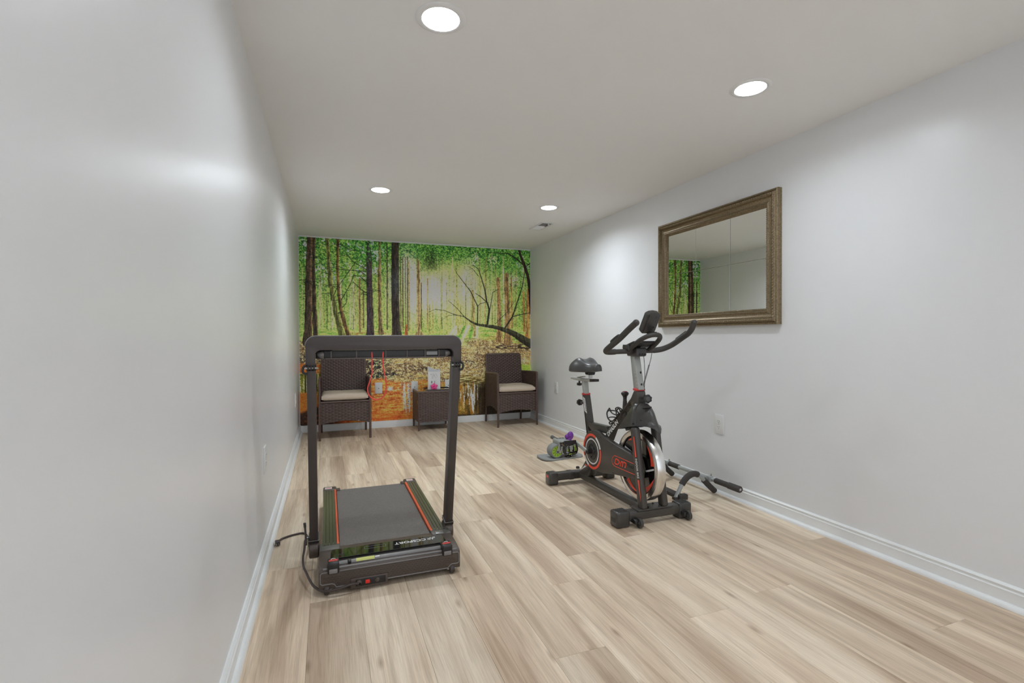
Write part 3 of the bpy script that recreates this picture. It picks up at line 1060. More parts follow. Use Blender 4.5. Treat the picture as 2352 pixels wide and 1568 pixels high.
    stroke([(1165.5, 581.5, 2), (1189, 596, 2.3), (1205, 611, 2.8)], (40, 36, 30))
    stroke([(1116, 580, 1), (1165.5, 582, 1.8)], (40, 44, 32))
    stroke([(1188, 556, 4), (1195, 585, 5), (1205, 611, 6.5), (1212, 633, 6.5), (1216, 658, 6.5), (1220, 720, 6)], (46, 34, 32))
    stroke([(1206, 613, 2), (1219, 604, 1.5)], (46, 38, 32))
    stroke(big_branch, (62, 62, 46), rim=None, rough=0.35)
    stroke([(a-1, b+w*0.25, w*0.45) for a, b, w in big_branch[3:]], (42, 38, 32), alpha=0.7)
    # near leaves over the trunks
    for cx, cy, sx, sy in ((850, 580, 22, 20), (836, 560, 26, 12), (945, 575, 18, 14), (884, 566, 14, 10)):
        g = gauss(cx, cy, sx, sy)
        put(g*sm(0.2, 0.9, leaf2), (92, 160, 74))
        put(g*sm(0.3, 1.0, -leaf2)*0.8, (24, 66, 34))
    # fine contrast as in a glossy print
    img *= (1+0.09*leaf1+0.05*noise(1.6, 1.6, 1, 40))[..., None]
    img.clip(0, 255, out=img)
    v = img/255.0
    lin = np.where(v <= 0.04045, v/12.92, ((v+0.055)/1.055)**2.4)**1.12*MURAL_GAIN
    lin = np.where(lin > 0.6, 0.6+0.32*np.tanh((lin-0.6)/0.32), lin)
    # --- mesh
    front = D-0.0012
    co = np.stack([X, np.full_like(X, front), Z], -1).reshape(-1, 3)
    back = co.copy()
    idx = np.arange(NX*NZ).reshape(NZ, NX)
    quads = np.stack([idx[:-1, :-1], idx[1:, :-1], idx[1:, 1:], idx[:-1, 1:]], -1).reshape(-1, 4)
    me = bpy.data.meshes.new('wall_mural')
    nf = len(quads)
    me.vertices.add(len(co))
    me.vertices.foreach_set('co', (co-np.array([W/2, D, z0])).ravel().astype(np.float32))
    me.loops.add(nf*4)
    me.loops.foreach_set('vertex_index', quads.ravel().astype(np.int32))
    me.polygons.add(nf)
    me.polygons.foreach_set('loop_start', (np.arange(nf)*4).astype(np.int32))
    me.update(calc_edges=True)
    ca = me.color_attributes.new('print', 'FLOAT_COLOR', 'POINT')
    rgba = np.ones((NX*NZ, 4), np.float32)
    rgba[:, :3] = lin.reshape(-1, 3)
    ca.data.foreach_set('color', rgba.ravel())
    q = NT('mural_print')
    at = q.n('ShaderNodeAttribute', attribute_name='print')
    q.l(at.outputs['Color'], q.b.inputs['Base Color'])
    q.set(Roughness=0.55)
    q.b.inputs['Specular IOR Level'].default_value = 0.3
    me.materials.append(q.m)
    o = bpy.data.objects.new('wall_mural', me)
    o.location = (W/2, D, z0)
    C.objects.link(o)
    tag(o, 'full-wall printed mural of a sunlit green forest with orange pond', 'mural')


MURAL_GAIN = 2.55
build_mural()

# ------------------------------------------------------------------ treadmill
def build_treadmill():
    XC = 0.5265
    t = thing('treadmill', 'folding under-desk treadmill with black belt, orange strips and upright handle', 'treadmill', (XC, 2.62, 0.0))
    yf = 2.10          # front face
    # ---- deck and belt
    dk = obj('deck', box(B(), 0.268, 0.796, 2.30, 3.205, 0.030, 0.098, 0.006), 'tread_plastic', t)
    bm = B()
    L = []
    zt, zb, r = 0.1075, 0.032, 0.036
    yb0, yb1 = 2.255, 3.165
    for k in range(13):
        a = R(90-180*k/12)
        L.append((yb1+r*math.cos(a), (zt+zb)/2+r*math.sin(a)))
    for k in range(13):
        a = R(270-180*k/12)
        L.append((yb0+r*math.cos(a), (zt+zb)/2+r*math.sin(a)))
    prism(bm, [(0.331, y, z) for y, z in L], (0.402, 0, 0))
    obj('belt', bm, 'tread_belt', t, 40)
    # ---- side rails with grooves, orange strips, end caps
    for s, xa, xb in ((-1, 0.257, 0.3185), (1, 0.7475, 0.808)):
        n = 4
        w = (xb-xa)/n
        prof = []
        for k in range(n):
            a, b = xa+k*w, xa+(k+1)*w
            prof += [(a+0.0006, 0.1145), (a+0.0012, 0.1155), (b-0.0012, 0.1155), (b-0.0006, 0.1145)]
            if k < n-1:
                prof += [(b-0.0005, 0.1120), (b+0.0005, 0.1120)]
        prof = [(xa, 0.045), (xa, 0.112)] + prof + [(xb, 0.112), (xb, 0.045)]
        rail = obj('side_rail', prism(B(), [(x, 2.318, z) for x, z in prof], (0, 0.835, 0)), 'tread_rail', t, 25)
        xi0, xi1 = (0.3185, 0.3275) if s < 0 else (0.7365, 0.7475)
        obj('edge_strip', box(B(), xi0, xi1, 2.325, 3.155, 0.085, 0.1165, 0.0015, 1), 'tread_orange', t, label='orange stripe along the belt edge')
        xo0, xo1 = (0.254, 0.330) if s < 0 else (0.735, 0.811)
        cap = obj('end_cap', box(B(), xo0, xo1, 3.150, 3.222, 0.020, 0.1185, 0.008, 3), 'tread_plastic', t)
        xr0, xr1 = (0.326, 0.352) if s < 0 else (0.712, 0.738)
        obj('roller_guard', box(B(), xr0, xr1, 3.150, 3.190, 0.060, 0.1145, 0.005, 2), 'tread_plastic', cap)
        xs0, xs1 = (0.266, 0.304) if s < 0 else (0.752, 0.790)
        st = obj('sticker', box(B(), xs0, xs1, 3.168, 3.200, 0.118, 0.1192), 'sticker_white', cap, 0, label='white and red warning sticker')
        obj('sticker_stripe', box(B(), xs0+0.004, xs1-0.004, 3.178, 3.186, 0.119, 0.1197), 'sticker_red', st, 0)
        ft = obj('rear_foot', box(B(), (xo0+xo1)/2-0.02, (xo0+xo1)/2+0.02, 3.10, 3.15, 0.0, 0.034, 0.004), 'tread_dark', t)
    # ---- motor cover
    prof = [(yf+0.012, 0.020), (yf, 0.026), (yf, 0.092), (yf+0.004, 0.099), (yf+0.014, 0.104), (yf+0.05, 0.1075), (2.165, 0.1085), (2.305, 0.1125), (2.305, 0.022)]
    bm = prism(B(), [(0.2455, y, z) for y, z in prof], (0.5785, 0, 0), 0.004, 2)
    cov = obj('motor_cover', bm, 'tread_plastic', t, 40)
    for xa, xb in ((0.2455, 0.3305), (0.7355, 0.824)):
        obj('cover_wing', box(B(), xa, xb, 2.27, 2.352, 0.03, 0.1150, 0.004), 'tread_top', cov)
    for x, y in ((0.268, 2.322), (0.802, 2.325)):
        obj('screw', lathe(B(), [(0, 0.0022), (0.003, 0.002), (0.0045, 0)], (x, y, 0.1148), (0, 0, 1), 12), 'tread_dark', cov)
    obj('grip_pad', box(B(), 0.752, 0.790, 2.272, 2.305, 0.112, 0.1185, 0.003), 'bracket_light', cov)
    # glossy display panel with rounded ends
    poly = []
    xa, xb, ya, yb = 0.289, 0.783, 2.172, 2.262
    for cx, cy, a0 in ((xb-0.022, yb-0.018, 0), (xa+0.022, yb-0.018, 90), (xa+0.012, ya+0.010, 180), (xb-0.012, ya+0.010, 270)):
        rr = 0.018 if a0 in (0, 90) else 0.010
        for k in range(6):
            a = R(a0+90*k/5)
            poly.append((cx+rr*math.cos(a), cy+rr*math.sin(a), 0.1085))
    pan = obj('display_panel', prism(B(), poly, (0, 0, 0.0075), 0.0012, 1), 'tread_gloss', cov)
    lettering('brand_lettering', 'CCSPORT', 0.030, 'bike_white', pan, (0.628, 2.229, 0.1164), (-1, 0, 0), (0, -1, 0), bold=0.0006, xscale=1.05)
    # emblem: two hooked uprights joined by a bar
    bm = B()
    ex, ey = 0.722, 2.229
    for dx in (-0.006, 0.006):
        obox(bm, V(ex+dx, ey, 0.1164), (0.0045, 0.026, 0.0006), Matrix.Rotation(R(-14), 3, 'Z'))
    obox(bm, V(ex, ey+0.003, 0.1164), (0.034, 0.0045, 0.0006), Matrix.Rotation(R(-3), 3, 'Z'))
    for dx, dy in ((-0.013, -0.007), (0.013, 0.012)):
        obox(bm, V(ex+dx, ey+dy, 0.1164), (0.010, 0.0042, 0.0006), Matrix.Rotation(R(-8), 3, 'Z'))
    obj('brand_emblem', bm, 'bike_white', pan, 0)
    bm = B()
    for i in range(5):
        for j in range(3):
            lathe(bm, [(0, 0.0003), (0.0022, 0.0003), (0.0022, -0.001)], (0.312+i*0.0075+(j % 2)*0.0035, 2.192+j*0.008, 0.1162), (0, 0, 1), 8)
    g = obj('speaker_holes', bm, 'slot_dark', pan, 0)
    g['kind'] = 'stuff'
    fr = B()
    for a in ((0.430, 0.520, 2.219, 2.2205), (0.430, 0.520, 2.243, 2.2445), (0.430, 0.4315, 2.219, 2.2445), (0.5185, 0.520, 2.219, 2.2445)):
        box(fr, a[0], a[1], a[2], a[3], 0.1160, 0.1166)
    obj('readout_frame', fr, 'tread_grey', pan, 0)
    # stowed grey bar in the trough in front of the panel, with its clasp and yellow label
    obj('trough', box(B(), 0.297, 0.768, 2.128, 2.170, 0.103, 0.1095, 0.002), 'tread_dark', cov)
    bm = tube(B(), [(0.300, 2.138, 0.106), (0.765, 2.138, 0.106)], 0.0105, 16)
    br = obj('pull_bar', bm, 'tread_grey', cov)
    obj('bar_clasp', box(B(), 0.357, 0.371, 2.124, 2.150, 0.104, 0.1185, 0.003), 'tread_dark', br)
    poly = []
    for k in range(7):
        a = R(12+96*k/6)
        poly.append((0.0, 2.138-0.0111*math.cos(a), 0.106+0.0111*math.sin(a)))
    bm = B()
    lo = [bm.verts.new((0.390, p[1], p[2])) for p in poly]
    hi = [bm.verts.new((0.464, p[1], p[2])) for p in poly]
    for k in range(6):
        bm.faces.new((lo[k], lo[k+1], hi[k+1], hi[k]))
    obj('label_strip', bm, 'sticker_yellow', br, 40, label='yellow printed strip')
    bm = B()
    lo = [bm.verts.new((0.466, p[1], p[2])) for p in poly[2:5]]
    hi = [bm.verts.new((0.484, p[1], p[2])) for p in poly[2:5]]
    for k in range(2):
        bm.faces.new((lo[k], lo[k+1], hi[k+1], hi[k]))
    obj('label_tab', bm, 'sticker_white', br, 40)
    obj('cover_ridge', tube(B(), [(0.262, yf+0.010, 0.1035), (0.81, yf+0.010, 0.1035)], 0.004, 8), 'tread_grey', cov)
    # ---- front face: raised rim, chevron grip pattern, switch bay
    bm = B()
    path = [(0.258, 0.093), (0.812, 0.093), (0.818, 0.087), (0.818, 0.050), (0.812, 0.045), (0.785, 0.045), (0.777, 0.040), (0.770, 0.030), (0.520, 0.030),
            (0.360, 0.030), (0.312, 0.030), (0.305, 0.042), (0.296, 0.046), (0.258, 0.046), (0.252, 0.052), (0.252, 0.087)]
    tube(bm, [(x, yf-0.0005, z) for x, z in path], 0.0022, 6, closed=True)
    obj('face_rim', bm, 'tread_grey', cov)
    bm = B()
    nrow, pitch = 7, 0.0145
    for r_ in range(nrow):
        z = 0.0865-r_*0.0079
        n = int(0.54/pitch)
        for k in range(n):
            x = 0.268+k*pitch+(0.5*pitch if r_ % 2 else 0)
            if x > 0.80 or (z < 0.050 and (x < 0.318 or 0.355 < x < 0.525 or x > 0.765)):
                continue
            if z > 0.078 and (x < 0.335 or x > 0.735):
                continue
            for sgn in (-1, 1):
                obox(bm, V(x+sgn*0.0024, yf-0.0003, z), (0.0058, 0.0016, 0.0015), Matrix.Rotation(R(sgn*28), 3, 'Y'))
    g = obj('grip_pattern', bm, 'tread_frame', cov, 0)
    g['kind'] = 'stuff'
    bay = obj('switch_bay', box(B(), 0.366, 0.514, yf-0.006, yf+0.02, 0.012, 0.054, 0.003), 'tread_plastic', cov)
    obj('bay_panel', box(B(), 0.386, 0.505, yf-0.0075, yf+0.001, 0.020, 0.049, 0.002), 'tread_dark', bay)
    sw = obj('switch_bezel', box(B(), 0.419, 0.446, yf-0.0095, yf-0.004, 0.0245, 0.0475, 0.0015), 'tread_dark', bay)
    obj('rocker_switch', box(B(), 0.4235, 0.4415, yf-0.0125, yf-0.008, 0.0285, 0.0435, 0.0018), 'switch_red', sw, label='red rocker power switch')
    obj('breaker_button', lathe(B(), [(0, 0.013), (0.0035, 0.0125), (0.004, 0.008), (0.008, 0.007), (0.0095, 0.004), (0.0095, 0)], (0.4715, yf-0.005, 0.0365), (0, -1, 0), 18), 'tread_plastic', bay)
    obj('cord_gland', lathe(B(), [(0.0055, 0.012), (0.008, 0.010), (0.0105, 0.004), (0.0115, 0)], (0.399, yf-0.006, 0.0355), (0, -1, 0), 18), 'tread_plastic', bay)
    # ---- corner bumpers with red stickers
    for xa, xb in ((0.279, 0.3235), (0.744, 0.7885)):
        xm = (xa+xb)/2
        bp = obj('corner_bumper', box(B(), xa, xb, yf-0.010, yf+0.048, 0.086, 0.1315, 0.007, 3), 'tread_dark', t)
        obj('bumper_pad', box(B(), xa+0.006, xb-0.006, yf-0.0125, yf-0.004, 0.0895, 0.108, 0.003, 2), 'tread_grey', bp)
        obj('sticker', box(B(), xa+0.005, xb-0.005, yf+0.010, yf+0.026, 0.131, 0.1320), 'sticker_red', bp, 0, label='red hazard sticker')
        bm = tube(B(), [(xm+0.009*math.cos(R(a)), yf+0.024+0.010*math.sin(R(a)), 0.1322) for a in range(0, 181, 20)], 0.0012, 5)
        obj('sticker_arc', bm, 'sticker_white', bp)
    # ---- casters
    for xw in (0.276, 0.788):
        c = obj('caster', box(B(), xw-0.020, xw+0.020, yf+0.006, yf+0.05, 0.022, 0.046, 0.003), 'tread_dark', t)
        obj('caster_wheel', lathe(B(), [(0.0, -0.011), (0.013, -0.011), (0.0185, -0.009), (0.0205, -0.005), (0.0205, 0.005), (0.0185, 0.009), (0.013, 0.011), (0, 0.011)], (xw, yf+0.012, 0.0205), (1, 0, 0), 24), 'tread_frame', c)
        obj('axle_bolt', tube(B(), [(xw-0.019, yf+0.012, 0.0205), (xw+0.019, yf+0.012, 0.0205)], 0.0035, 10), 'steel', c)
    # ---- folding uprights
    pb, pt = V(0, 2.372, 0.105), V(0, 2.196, 0.900)
    dv = (pt-pb).normalized()
    nv = V(1, 0, 0).cross(dv)
    M = Matrix((V(1, 0, 0), nv, dv)).transposed()
    for s, xa, xb in ((-1, 0.2055, 0.2405), (1, 0.8125, 0.8475)):
        xm = (xa+xb)/2
        ln = (pt-pb).length
        post = obj('upright_post', obox(B(), V(xm, 0, 0)+pb+dv*(ln/2+0.02), (xb-xa, 0.060, ln-0.03), M, 0.003, 2), 'tread_frame', t)
        obj('post_sleeve', obox(B(), V(xm, 0, 0)+pb+dv*0.035, (xb-xa+0.007, 0.068, 0.014), M, 0.002, 1), 'tread_dark', post)
        rim = B()
        c = V(xm, 0, 0)+pb+dv*0.043
        hw, hd = (xb-xa)/2+0.0035, 0.034
        tube(rim, [c+V(-hw, 0, 0)-nv*hd, c+V(hw, 0, 0)-nv*hd, c+V(hw, 0, 0)+nv*hd, c+V(-hw, 0, 0)+nv*hd], 0.0016, 6, closed=True)
        obj('sleeve_edge', rim, 'bracket_light', post)
        obj('pivot_lug', lathe(B(), [(0, -0.021), (0.040, -0.021), (0.045, -0.017), (0.046, 0.0), (0.045, 0.017), (0.040, 0.021), (0, 0.021)], (xm, 2.374, 0.094), (1, 0, 0), 28), 'tread_plastic', post)
        sx0, sx1 = (xb, 0.262) if s < 0 else (0.800, xa)
        obj('pivot_pin', tube(B(), [(sx0-0.01, 2.374, 0.080), (sx1+0.01, 2.374, 0.080)], 0.016, 16), 'tread_dark', post)
        # hinge clamp on top
        top = V(xm, 0, 0)+pt
        hc = obj('hinge_clamp', obox(B(), top+V(0, -0.002, 0.010), (0.040, 0.046, 0.022), M, 0.005, 2), 'tread_dark', post)
        for k in (-1, 0, 1):
            obj('hinge_knuckle', tube(B(), [top+V(k*0.011-0.0035, -0.033, 0.008), top+V(k*0.011+0.0035, -0.033, 0.008)], 0.011, 14), 'tread_dark', hc)
        obj('hinge_bolt', tube(B(), [top+V(-0.025, -0.033, 0.008), top+V(0.025, -0.033, 0.008)], 0.0042, 10), 'steel', hc)
        ox = -0.030 if s < 0 else 0.026
        obj('release_lever', tube(B(), spline([top+V(ox*0.6, -0.03, 0.022), top+V(ox, -0.034, 0.012), top+V(ox, -0.034, -0.008), top+V(ox*0.5, -0.032, -0.016)], 5), 0.005, 8, flat=1.0), 'tread_dark', hc)
    # ---- handle frame: inverted U with rounded corners
    xl, xr, zt, zb = 0.2015, 0.8515, 1.038, 0.915
    yt = pt.y-0.030
    outer, inner = [], []
    ro, ri = 0.040, 0.020
    it = zt-0.058
    for k in range(9):
        a = R(180-90*k/8)
        outer.append((xl+ro+ro*math.cos(a), zt-ro+ro*math.sin(a)))
    for k in range(9):
        a = R(90-90*k/8)
        outer.append((xr-ro+ro*math.cos(a), zt-ro+ro*math.sin(a)))
    wi = 0.037
    for k in range(7):
        a = R(90*k/6)
        inner.append((xr-wi-ri+ri*math.cos(a), it-ri+ri*math.sin(a)))
    for k in range(7):
        a = R(90+90*k/6)
        inner.append((xl+wi+ri+ri*math.cos(a), it-ri+ri*math.sin(a)))
    poly = [(xl, zb)] + outer + [(xr, zb), (xr-wi, zb)] + inner + [(xl+wi, zb)]
    hf = obj('handle_frame', prism(B(), [(x, yt, z) for x, z in poly], (0, 0.056, 0), 0.004, 2), 'tread_frame', t, 40)
    obj('handle_top_trim', tube(B(), [(x, yt+0.006, z+0.0004) for x, z in outer], 0.003, 8), 'tread_grey', hf)
    # console tray seen from below, its ribs, speaker cups
    con = obj('console', box(B(), xl+0.070, xr-0.070, yt+0.010, yt+0.075, it-0.036, it-0.002, 0.004), 'tread_dark', hf)
    for x in (0.300, 0.400, 0.520, 0.610, 0.688, 0.750):
        obj('console_rib', box(B(), x-0.002, x+0.002, yt+0.006, yt+0.014, it-0.032, it-0.004), 'tread_plastic', con, 0)
    obj('console_lip', box(B(), xl+0.075, xr-0.075, yt+0.004, yt+0.016, it-0.0385, it-0.033, 0.0015, 1), 'tread_plastic', con)
    obj('console_insert', box(B(), 0.695, 0.744, yt+0.008, yt+0.013, it-0.026, it-0.010, 0.001, 1), 'tread_grey', con)
    for x in (xl+0.072, xr-0.072):
        obj('speaker_cup', ball(B(), V(x, yt+0.034, it-0.019), 0.030, 0.022, 0.0155), 'tread_grey', con)
        obj('cup_shell', box(B(), x-0.034, x+0.034, yt+0.030, yt+0.070, it-0.037, it-0.001, 0.006), 'tread_dark', con)
    # ---- lock lever beside the left post
    bm = tube(B(), spline([(0.186, 2.335, 0.222), (0.188, 2.335, 0.200), (0.190, 2.336, 0.165), (0.191, 2.338, 0.122)], 6), [0.0055]*6+[0.0042]*7+[0.0045]*6, 8)
    lv = obj('lock_lever', bm, 'tread_frame', t)
    obj('lever_bolt', tube(B(), [(0.186, 2.350, 0.150), (0.216, 2.358, 0.150)], 0.006, 10), 'steel', lv)
    # ---- power cord with plug
    pts = [V(0.399, yf-0.014, 0.0355)]
    for px, py, y in ((808, 1341, 2.080), (785, 1349, 2.078), (760, 1356, 2.082), (740, 1357, 2.095), (722, 1347, 2.125), (711, 1331, 2.170), (704, 1316, 2.220), (697, 1300, 2.270), (696, 1280, 2.310), (699, 1262, 2.335)):
        pts.append(hy(px, py, y))
    pts += [V(0.188, 2.352, 0.140), V(0.198, 2.40, 0.128), V(0.197, 2.450, 0.090), V(0.195, 2.560, 0.030), V(0.190, 2.70, 0.006), V(0.165, 2.800, 0.006), V(0.115, 2.800, 0.006), V(0.065, 2.770, 0.006), V(0.046, 2.735, 0.007)]
    cd = obj('power_cord', tube(B(), spline(pts, 7), 0.0048, 8), 'cord_dark', t)
    pl = obj('plug', obox(B(), V(0.0455, 2.703, 0.0115), (0.020, 0.034, 0.022), Matrix.Rotation(R(15), 3, 'Z'), 0.004, 2), 'cord_dark', cd)
    for dx in (-0.005, 0.005):
        obj('prong', obox(B(), V(0.0475+dx, 2.679, 0.0125), (0.0018, 0.020, 0.006), Matrix.Rotation(R(15), 3, 'Z')), 'steel', pl, 0)
    # ---- red safety lanyard, hung from the console
    y = yt+0.012
    pts = [(0.4625, y, it-0.010), (0.4625, y-0.006, it-0.040), (0.4620, y-0.006, 0.900), (0.4620, y-0.006, 0.878), (0.4500, y-0.005, 0.838), (0.4440, y-0.004, 0.815), (0.4480, y-0.004, 0.790), (0.4640, y-0.004, 0.772), (0.4800, y-0.004, 0.767),
           (0.5020, y-0.004, 0.773), (0.5160, y-0.004, 0.792), (0.5210, y-0.004, 0.820), (0.5190, y-0.005, 0.850), (0.5120, y-0.006, 0.885), (0.5080, y-0.006, 0.915), (0.5070, y-0.006, it-0.040), (0.5090, y, it-0.010)]
    obj('safety_cord', tube(B(), spline(pts, 6), 0.0027, 8), 'cord_red', t, label='thin red safety cord hanging in a loop')


build_treadmill()

# ------------------------------------------------------------------ exercise bike
def zC(X, Y): return (1400+X/8.711, 880+Y/8.711)
def zG(X, Y): return (1330+X/11.2, 980+Y/11.2)
def zF(X, Y): return (1420+X/8.711, 1000+Y/8.711)
def zS(X, Y): return (1290+X/8.253, 810+Y/8.253)
def zT(X, Y): return (1220+X/4.481, 680+Y/4.481)


def build_bike():
    XB = 1.975
    t = thing('exercise_bike', 'black and red indoor spin bike with chrome-rimmed flywheel', 'exercise bike', (XB, 2.70, 0.0))

    def plate(name, pxs, x0, x1, material, parent, bevel=0.004, seg=2, smooth=40, label=None):
        """outline traced on the near plane x0; points marked with a third item lie on the far plane x1"""
        pts = []
        for q in pxs:
            p = hx(q[0], q[1], x1 if len(q) > 2 else x0)
            pts.append(V(x0, p.y, p.z))
        return obj(name, prism(B(), pts, (x1-x0, 0, 0), bevel, seg), material, parent, smooth, label)

    def decal(name, pxs, x, material, parent, label=None, th=0.0008):
        pts = [hx(a, b, x) for a, b in pxs]
        return obj(name, prism(B(), pts, (-th, 0, 0)), material, parent, 0, label)

    def on(px, x):
        return hx(px[0], px[1], x)
    # ---- stabiliser feet
    for nm, yc, half, capl in (('front_stabilizer', 2.305, 0.247, 0.085), ('rear_stabilizer', 3.128, 0.262, 0.070)):
        bar = obj(nm, box(B(), XB-half+0.03, XB+half-0.03, yc-0.033, yc+0.033, 0.026, 0.080, 0.016, 4), 'bike_frame', t)
        for s in (-1, 1):
            xa, xb = sorted((XB+s*half, XB+s*(half-capl)))
            cap = obj('end_cap', box(B(), xa, xb, yc-0.0385, yc+0.0385, 0.0, 0.0865, 0.012, 3), 'bike_plastic', bar)
            if nm[0] == 'f':
                for k in range(5):
                    xx = xa+0.018+k*(capl-0.036)/4
                    obj('grip_rib', box(B(), xx-0.0025, xx+0.0025, yc-0.027, yc+0.027, 0.0860, 0.0885, 0.001, 1), 'bike_dark', cap)
                if s < 0:
                    obj('label_recess', box(B(), xa-0.0008, xa+0.002, yc-0.020, yc+0.020, 0.030, 0.052), 'bike_dark', cap, 0)
            elif s < 0:
                obj('reflector', box(B(), xa-0.0015, xa+0.002, yc-0.018, yc+0.010, 0.052, 0.068, 0.001, 1), 'lens_red', cap, label='small red reflector')
        if nm[0] == 'r':
            for s in (-1, 1):
                xx = XB+s*0.085
                obj('joint_sleeve', box(B(), xx-0.028, xx+0.028, yc-0.0355, yc+0.0355, 0.024, 0.083, 0.016, 3), 'bike_plastic', bar)
    for xw in (1.842, 2.163):
        br = obj('transport_wheel_bracket', box(B(), xw-0.020, xw+0.004, 2.236, 2.290, 0.022, 0.046, 0.006), 'bike_dark', t)
        obj('transport_wheel', lathe(B(), [(0, -0.010), (0.010, -0.010), (0.012, -0.007), (0.019, -0.007), (0.022, -0.010), (0.026, -0.008), (0.027, 0.0), (0.026, 0.008), (0.022, 0.010), (0.012, 0.008), (0, 0.010)], (xw+0.012, 2.243, 0.0272), (1, 0, 0), 24), 'bike_plastic', br)
        obj('wheel_hub', lathe(B(), [(0, -0.014), (0.005, -0.013), (0.006, -0.009)], (xw+0.012, 2.243, 0.0272), (1, 0, 0), 12), 'steel', br)
    # ---- base rail and plate
    obj('base_rail', obox(B(), V(XB-0.005, 2.715, 0.0525), (0.048, 0.80, 0.046), Matrix.Identity(3), 0.013, 3), 'bike_frame', t)
    pl = obj('base_plate', box(B(), XB-0.115, XB+0.115, 2.262, 2.348, 0.0795, 0.0865, 0.002, 1), 'bike_frame', t)
    for dx, dy in ((-0.035, -0.025), (0.035, -0.025), (-0.028, 0.025), (0.028, 0.025)):
        obj('bolt', lathe(B(), [(0, 0.007), (0.005, 0.006), (0.007, 0.0)], (XB+dx, 2.305+dy, 0.0862), (0, 0, 1), 10), 'bike_dark', pl)
    # ---- fork legs
    ytop, ztop, ybot = 2.362, 0.520, 2.287
    dv = V(0, ytop-ybot, ztop-0.080).normalized()
    nv = V(1, 0, 0).cross(dv)
    M = Matrix((V(1, 0, 0), nv, dv)).transposed()
    leg0 = None
    for xm in (1.906, 2.042):
        a, b = V(xm, ybot, 0.080), V(xm, ytop, ztop)
        leg = obj('fork_leg', obox(B(), (a+b)/2, (0.040, 0.052, (b-a).length), M, 0.014, 3), 'bike_frame', t)
        leg0 = leg0 or leg
    xf = 1.906-0.0203
    decal('stripe', [zF(302, 20), zF(318, 20), zF(366, 430), zF(338, 430)], xf, 'bike_red', leg0, 'red tapered stripe')
    decal('stripe', [zF(388, 890), zF(418, 890), zF(453, 1330)], xf, 'bike_red', leg0)
    p0, p1 = on(zF(352, 448), xf-0.0006), on(zF(400, 868), xf-0.0006)
    lettering('leg_lettering', 'INDOOR BIKE', 0.0235, 'bike_white', leg0, (p0+p1)/2, p1-p0, V(0, -1, 0), bold=0.0004, xscale=(p1-p0).length/0.155)
    # ---- flywheel
    fx, fy, fz = 1.970, 2.402, 0.292
    fr = 0.199
    bm = lathe(B(), [(0.166, -0.022), (0.169, -0.028), (fr-0.013, -0.028), (fr-0.011, -0.022), (fr-0.007, -0.022), (fr-0.003, -0.028), (fr, -0.024), (fr, 0.024), (fr-0.006, 0.028), (0.169, 0.028), (0.166, 0.022)], (fx, fy, fz), (1, 0, 0), 64, closed=True)
    fw = obj('flywheel', bm, 'chrome', t, 40)
    obj('wheel_disc', lathe(B(), [(0, -0.022), (0.040, -0.022), (0.060, -0.018), (0.160, -0.018), (0.168, -0.024), (0.168, 0.022), (0.060, 0.018), (0, 0.022)], (fx, fy, fz), (1, 0, 0), 48), 'wheel_black', fw)
    obj('hub', lathe(B(), [(0, -0.060), (0.010, -0.060), (0.012, -0.050), (0.026, -0.040), (0.030, -0.024), (0.030, 0.024), (0.026, 0.040), (0.012, 0.050), (0, 0.060)], (fx, fy, fz), (1, 0, 0), 24), 'bike_dark', fw)
    xd = fx-0.0182

    def fp(r, a):
        return V(xd, fy-r*math.cos(R(a)), fz+r*math.sin(R(a)))
    for a0 in (-62, 10, 82, 154, 226):
        poly = [fp(0.150-0.052*math.sin(math.pi*k/10)**0.8*(1-k/10)-0.01*(1-k/10), a0+46*k/10) for k in range(11)]
        poly = [fp(0.157, a0+46*k/10) for k in range(11)] + [fp(0.157-0.030*(1-k/10)**0.7, a0+46*k/10) for k in range(9, -1, -1)]
        obj('blade_decal', prism(B(), poly, (-0.0012, 0, 0)), 'bike_red', fw, 0)
    for a0 in (-68, 4, 76, 148, 220):
        p, q = fp(0.080, a0-16), fp(0.152, a0+0)
        d = (q-p).normalized()
        n = V(1, 0, 0).cross(d)
        obj('spoke_decal', prism(B(), [p-n*0.005, q-n*0.005, q+n*0.005, p+n*0.005], (-0.0012, 0, 0)), 'bike_white', fw, 0)
    # ---- chain guard
    xg = 1.905
    outline = [zG(345, 80), zG(225, 110), zG(150, 240), zG(112, 380), zG(100, 520), zG(112, 670), zG(150, 820), zG(225, 985), zG(330, 1110), zG(560, 1182), zG(880, 1225),
               (1459.5, 1101), (1468, 1099), (1471, 1078), (1466, 1055), zG(1400, 745), zG(870, 430), zG(540, 215), zG(420, 105)]
    cg = plate('chain_guard', outline, xg, 1.943, 'bike_frame', t, 0.006, 2)
    ct = on((1360.0, 1036.0), xg)
    ry = 0.5*((on((1358, 994), xg)-on((1363, 1076), xg)).length)
    xd = xg-0.0002

    def ring(name, r0, r1, a0, a1, material, x=xd, th=0.0010, lab=None):
        n = max(6, int(abs(a1-a0)/6))
        poly = [V(x, ct.y-r1*math.cos(R(a0+(a1-a0)*k/n)), ct.z+r1*math.sin(R(a0+(a1-a0)*k/n))) for k in range(n+1)]
        poly += [V(x, ct.y-r0*math.cos(R(a0+(a1-a0)*k/n)), ct.z+r0*math.sin(R(a0+(a1-a0)*k/n))) for k in range(n, -1, -1)]
        return obj(name, prism(B(), poly, (-th, 0, 0)), material, cg, 0, lab)
    ro, rw = ry, 0.0155
    ring('ring_red', ro-rw, ro, 66, 205, 'bike_red', lab='red ring segment')
    ring('ring_white', ro-rw, ro, 207, 245, 'bike_white')
    ring('ring_red', ro-rw, ro, 247, 376, 'bike_red')
    ring('ring_white', ro-rw, ro, 378, 424, 'bike_white')
    for k in range(4):
        ring('inner_ring', ro*0.66, ro*0.73, 90*k, 90*k+90, 'bike_white')
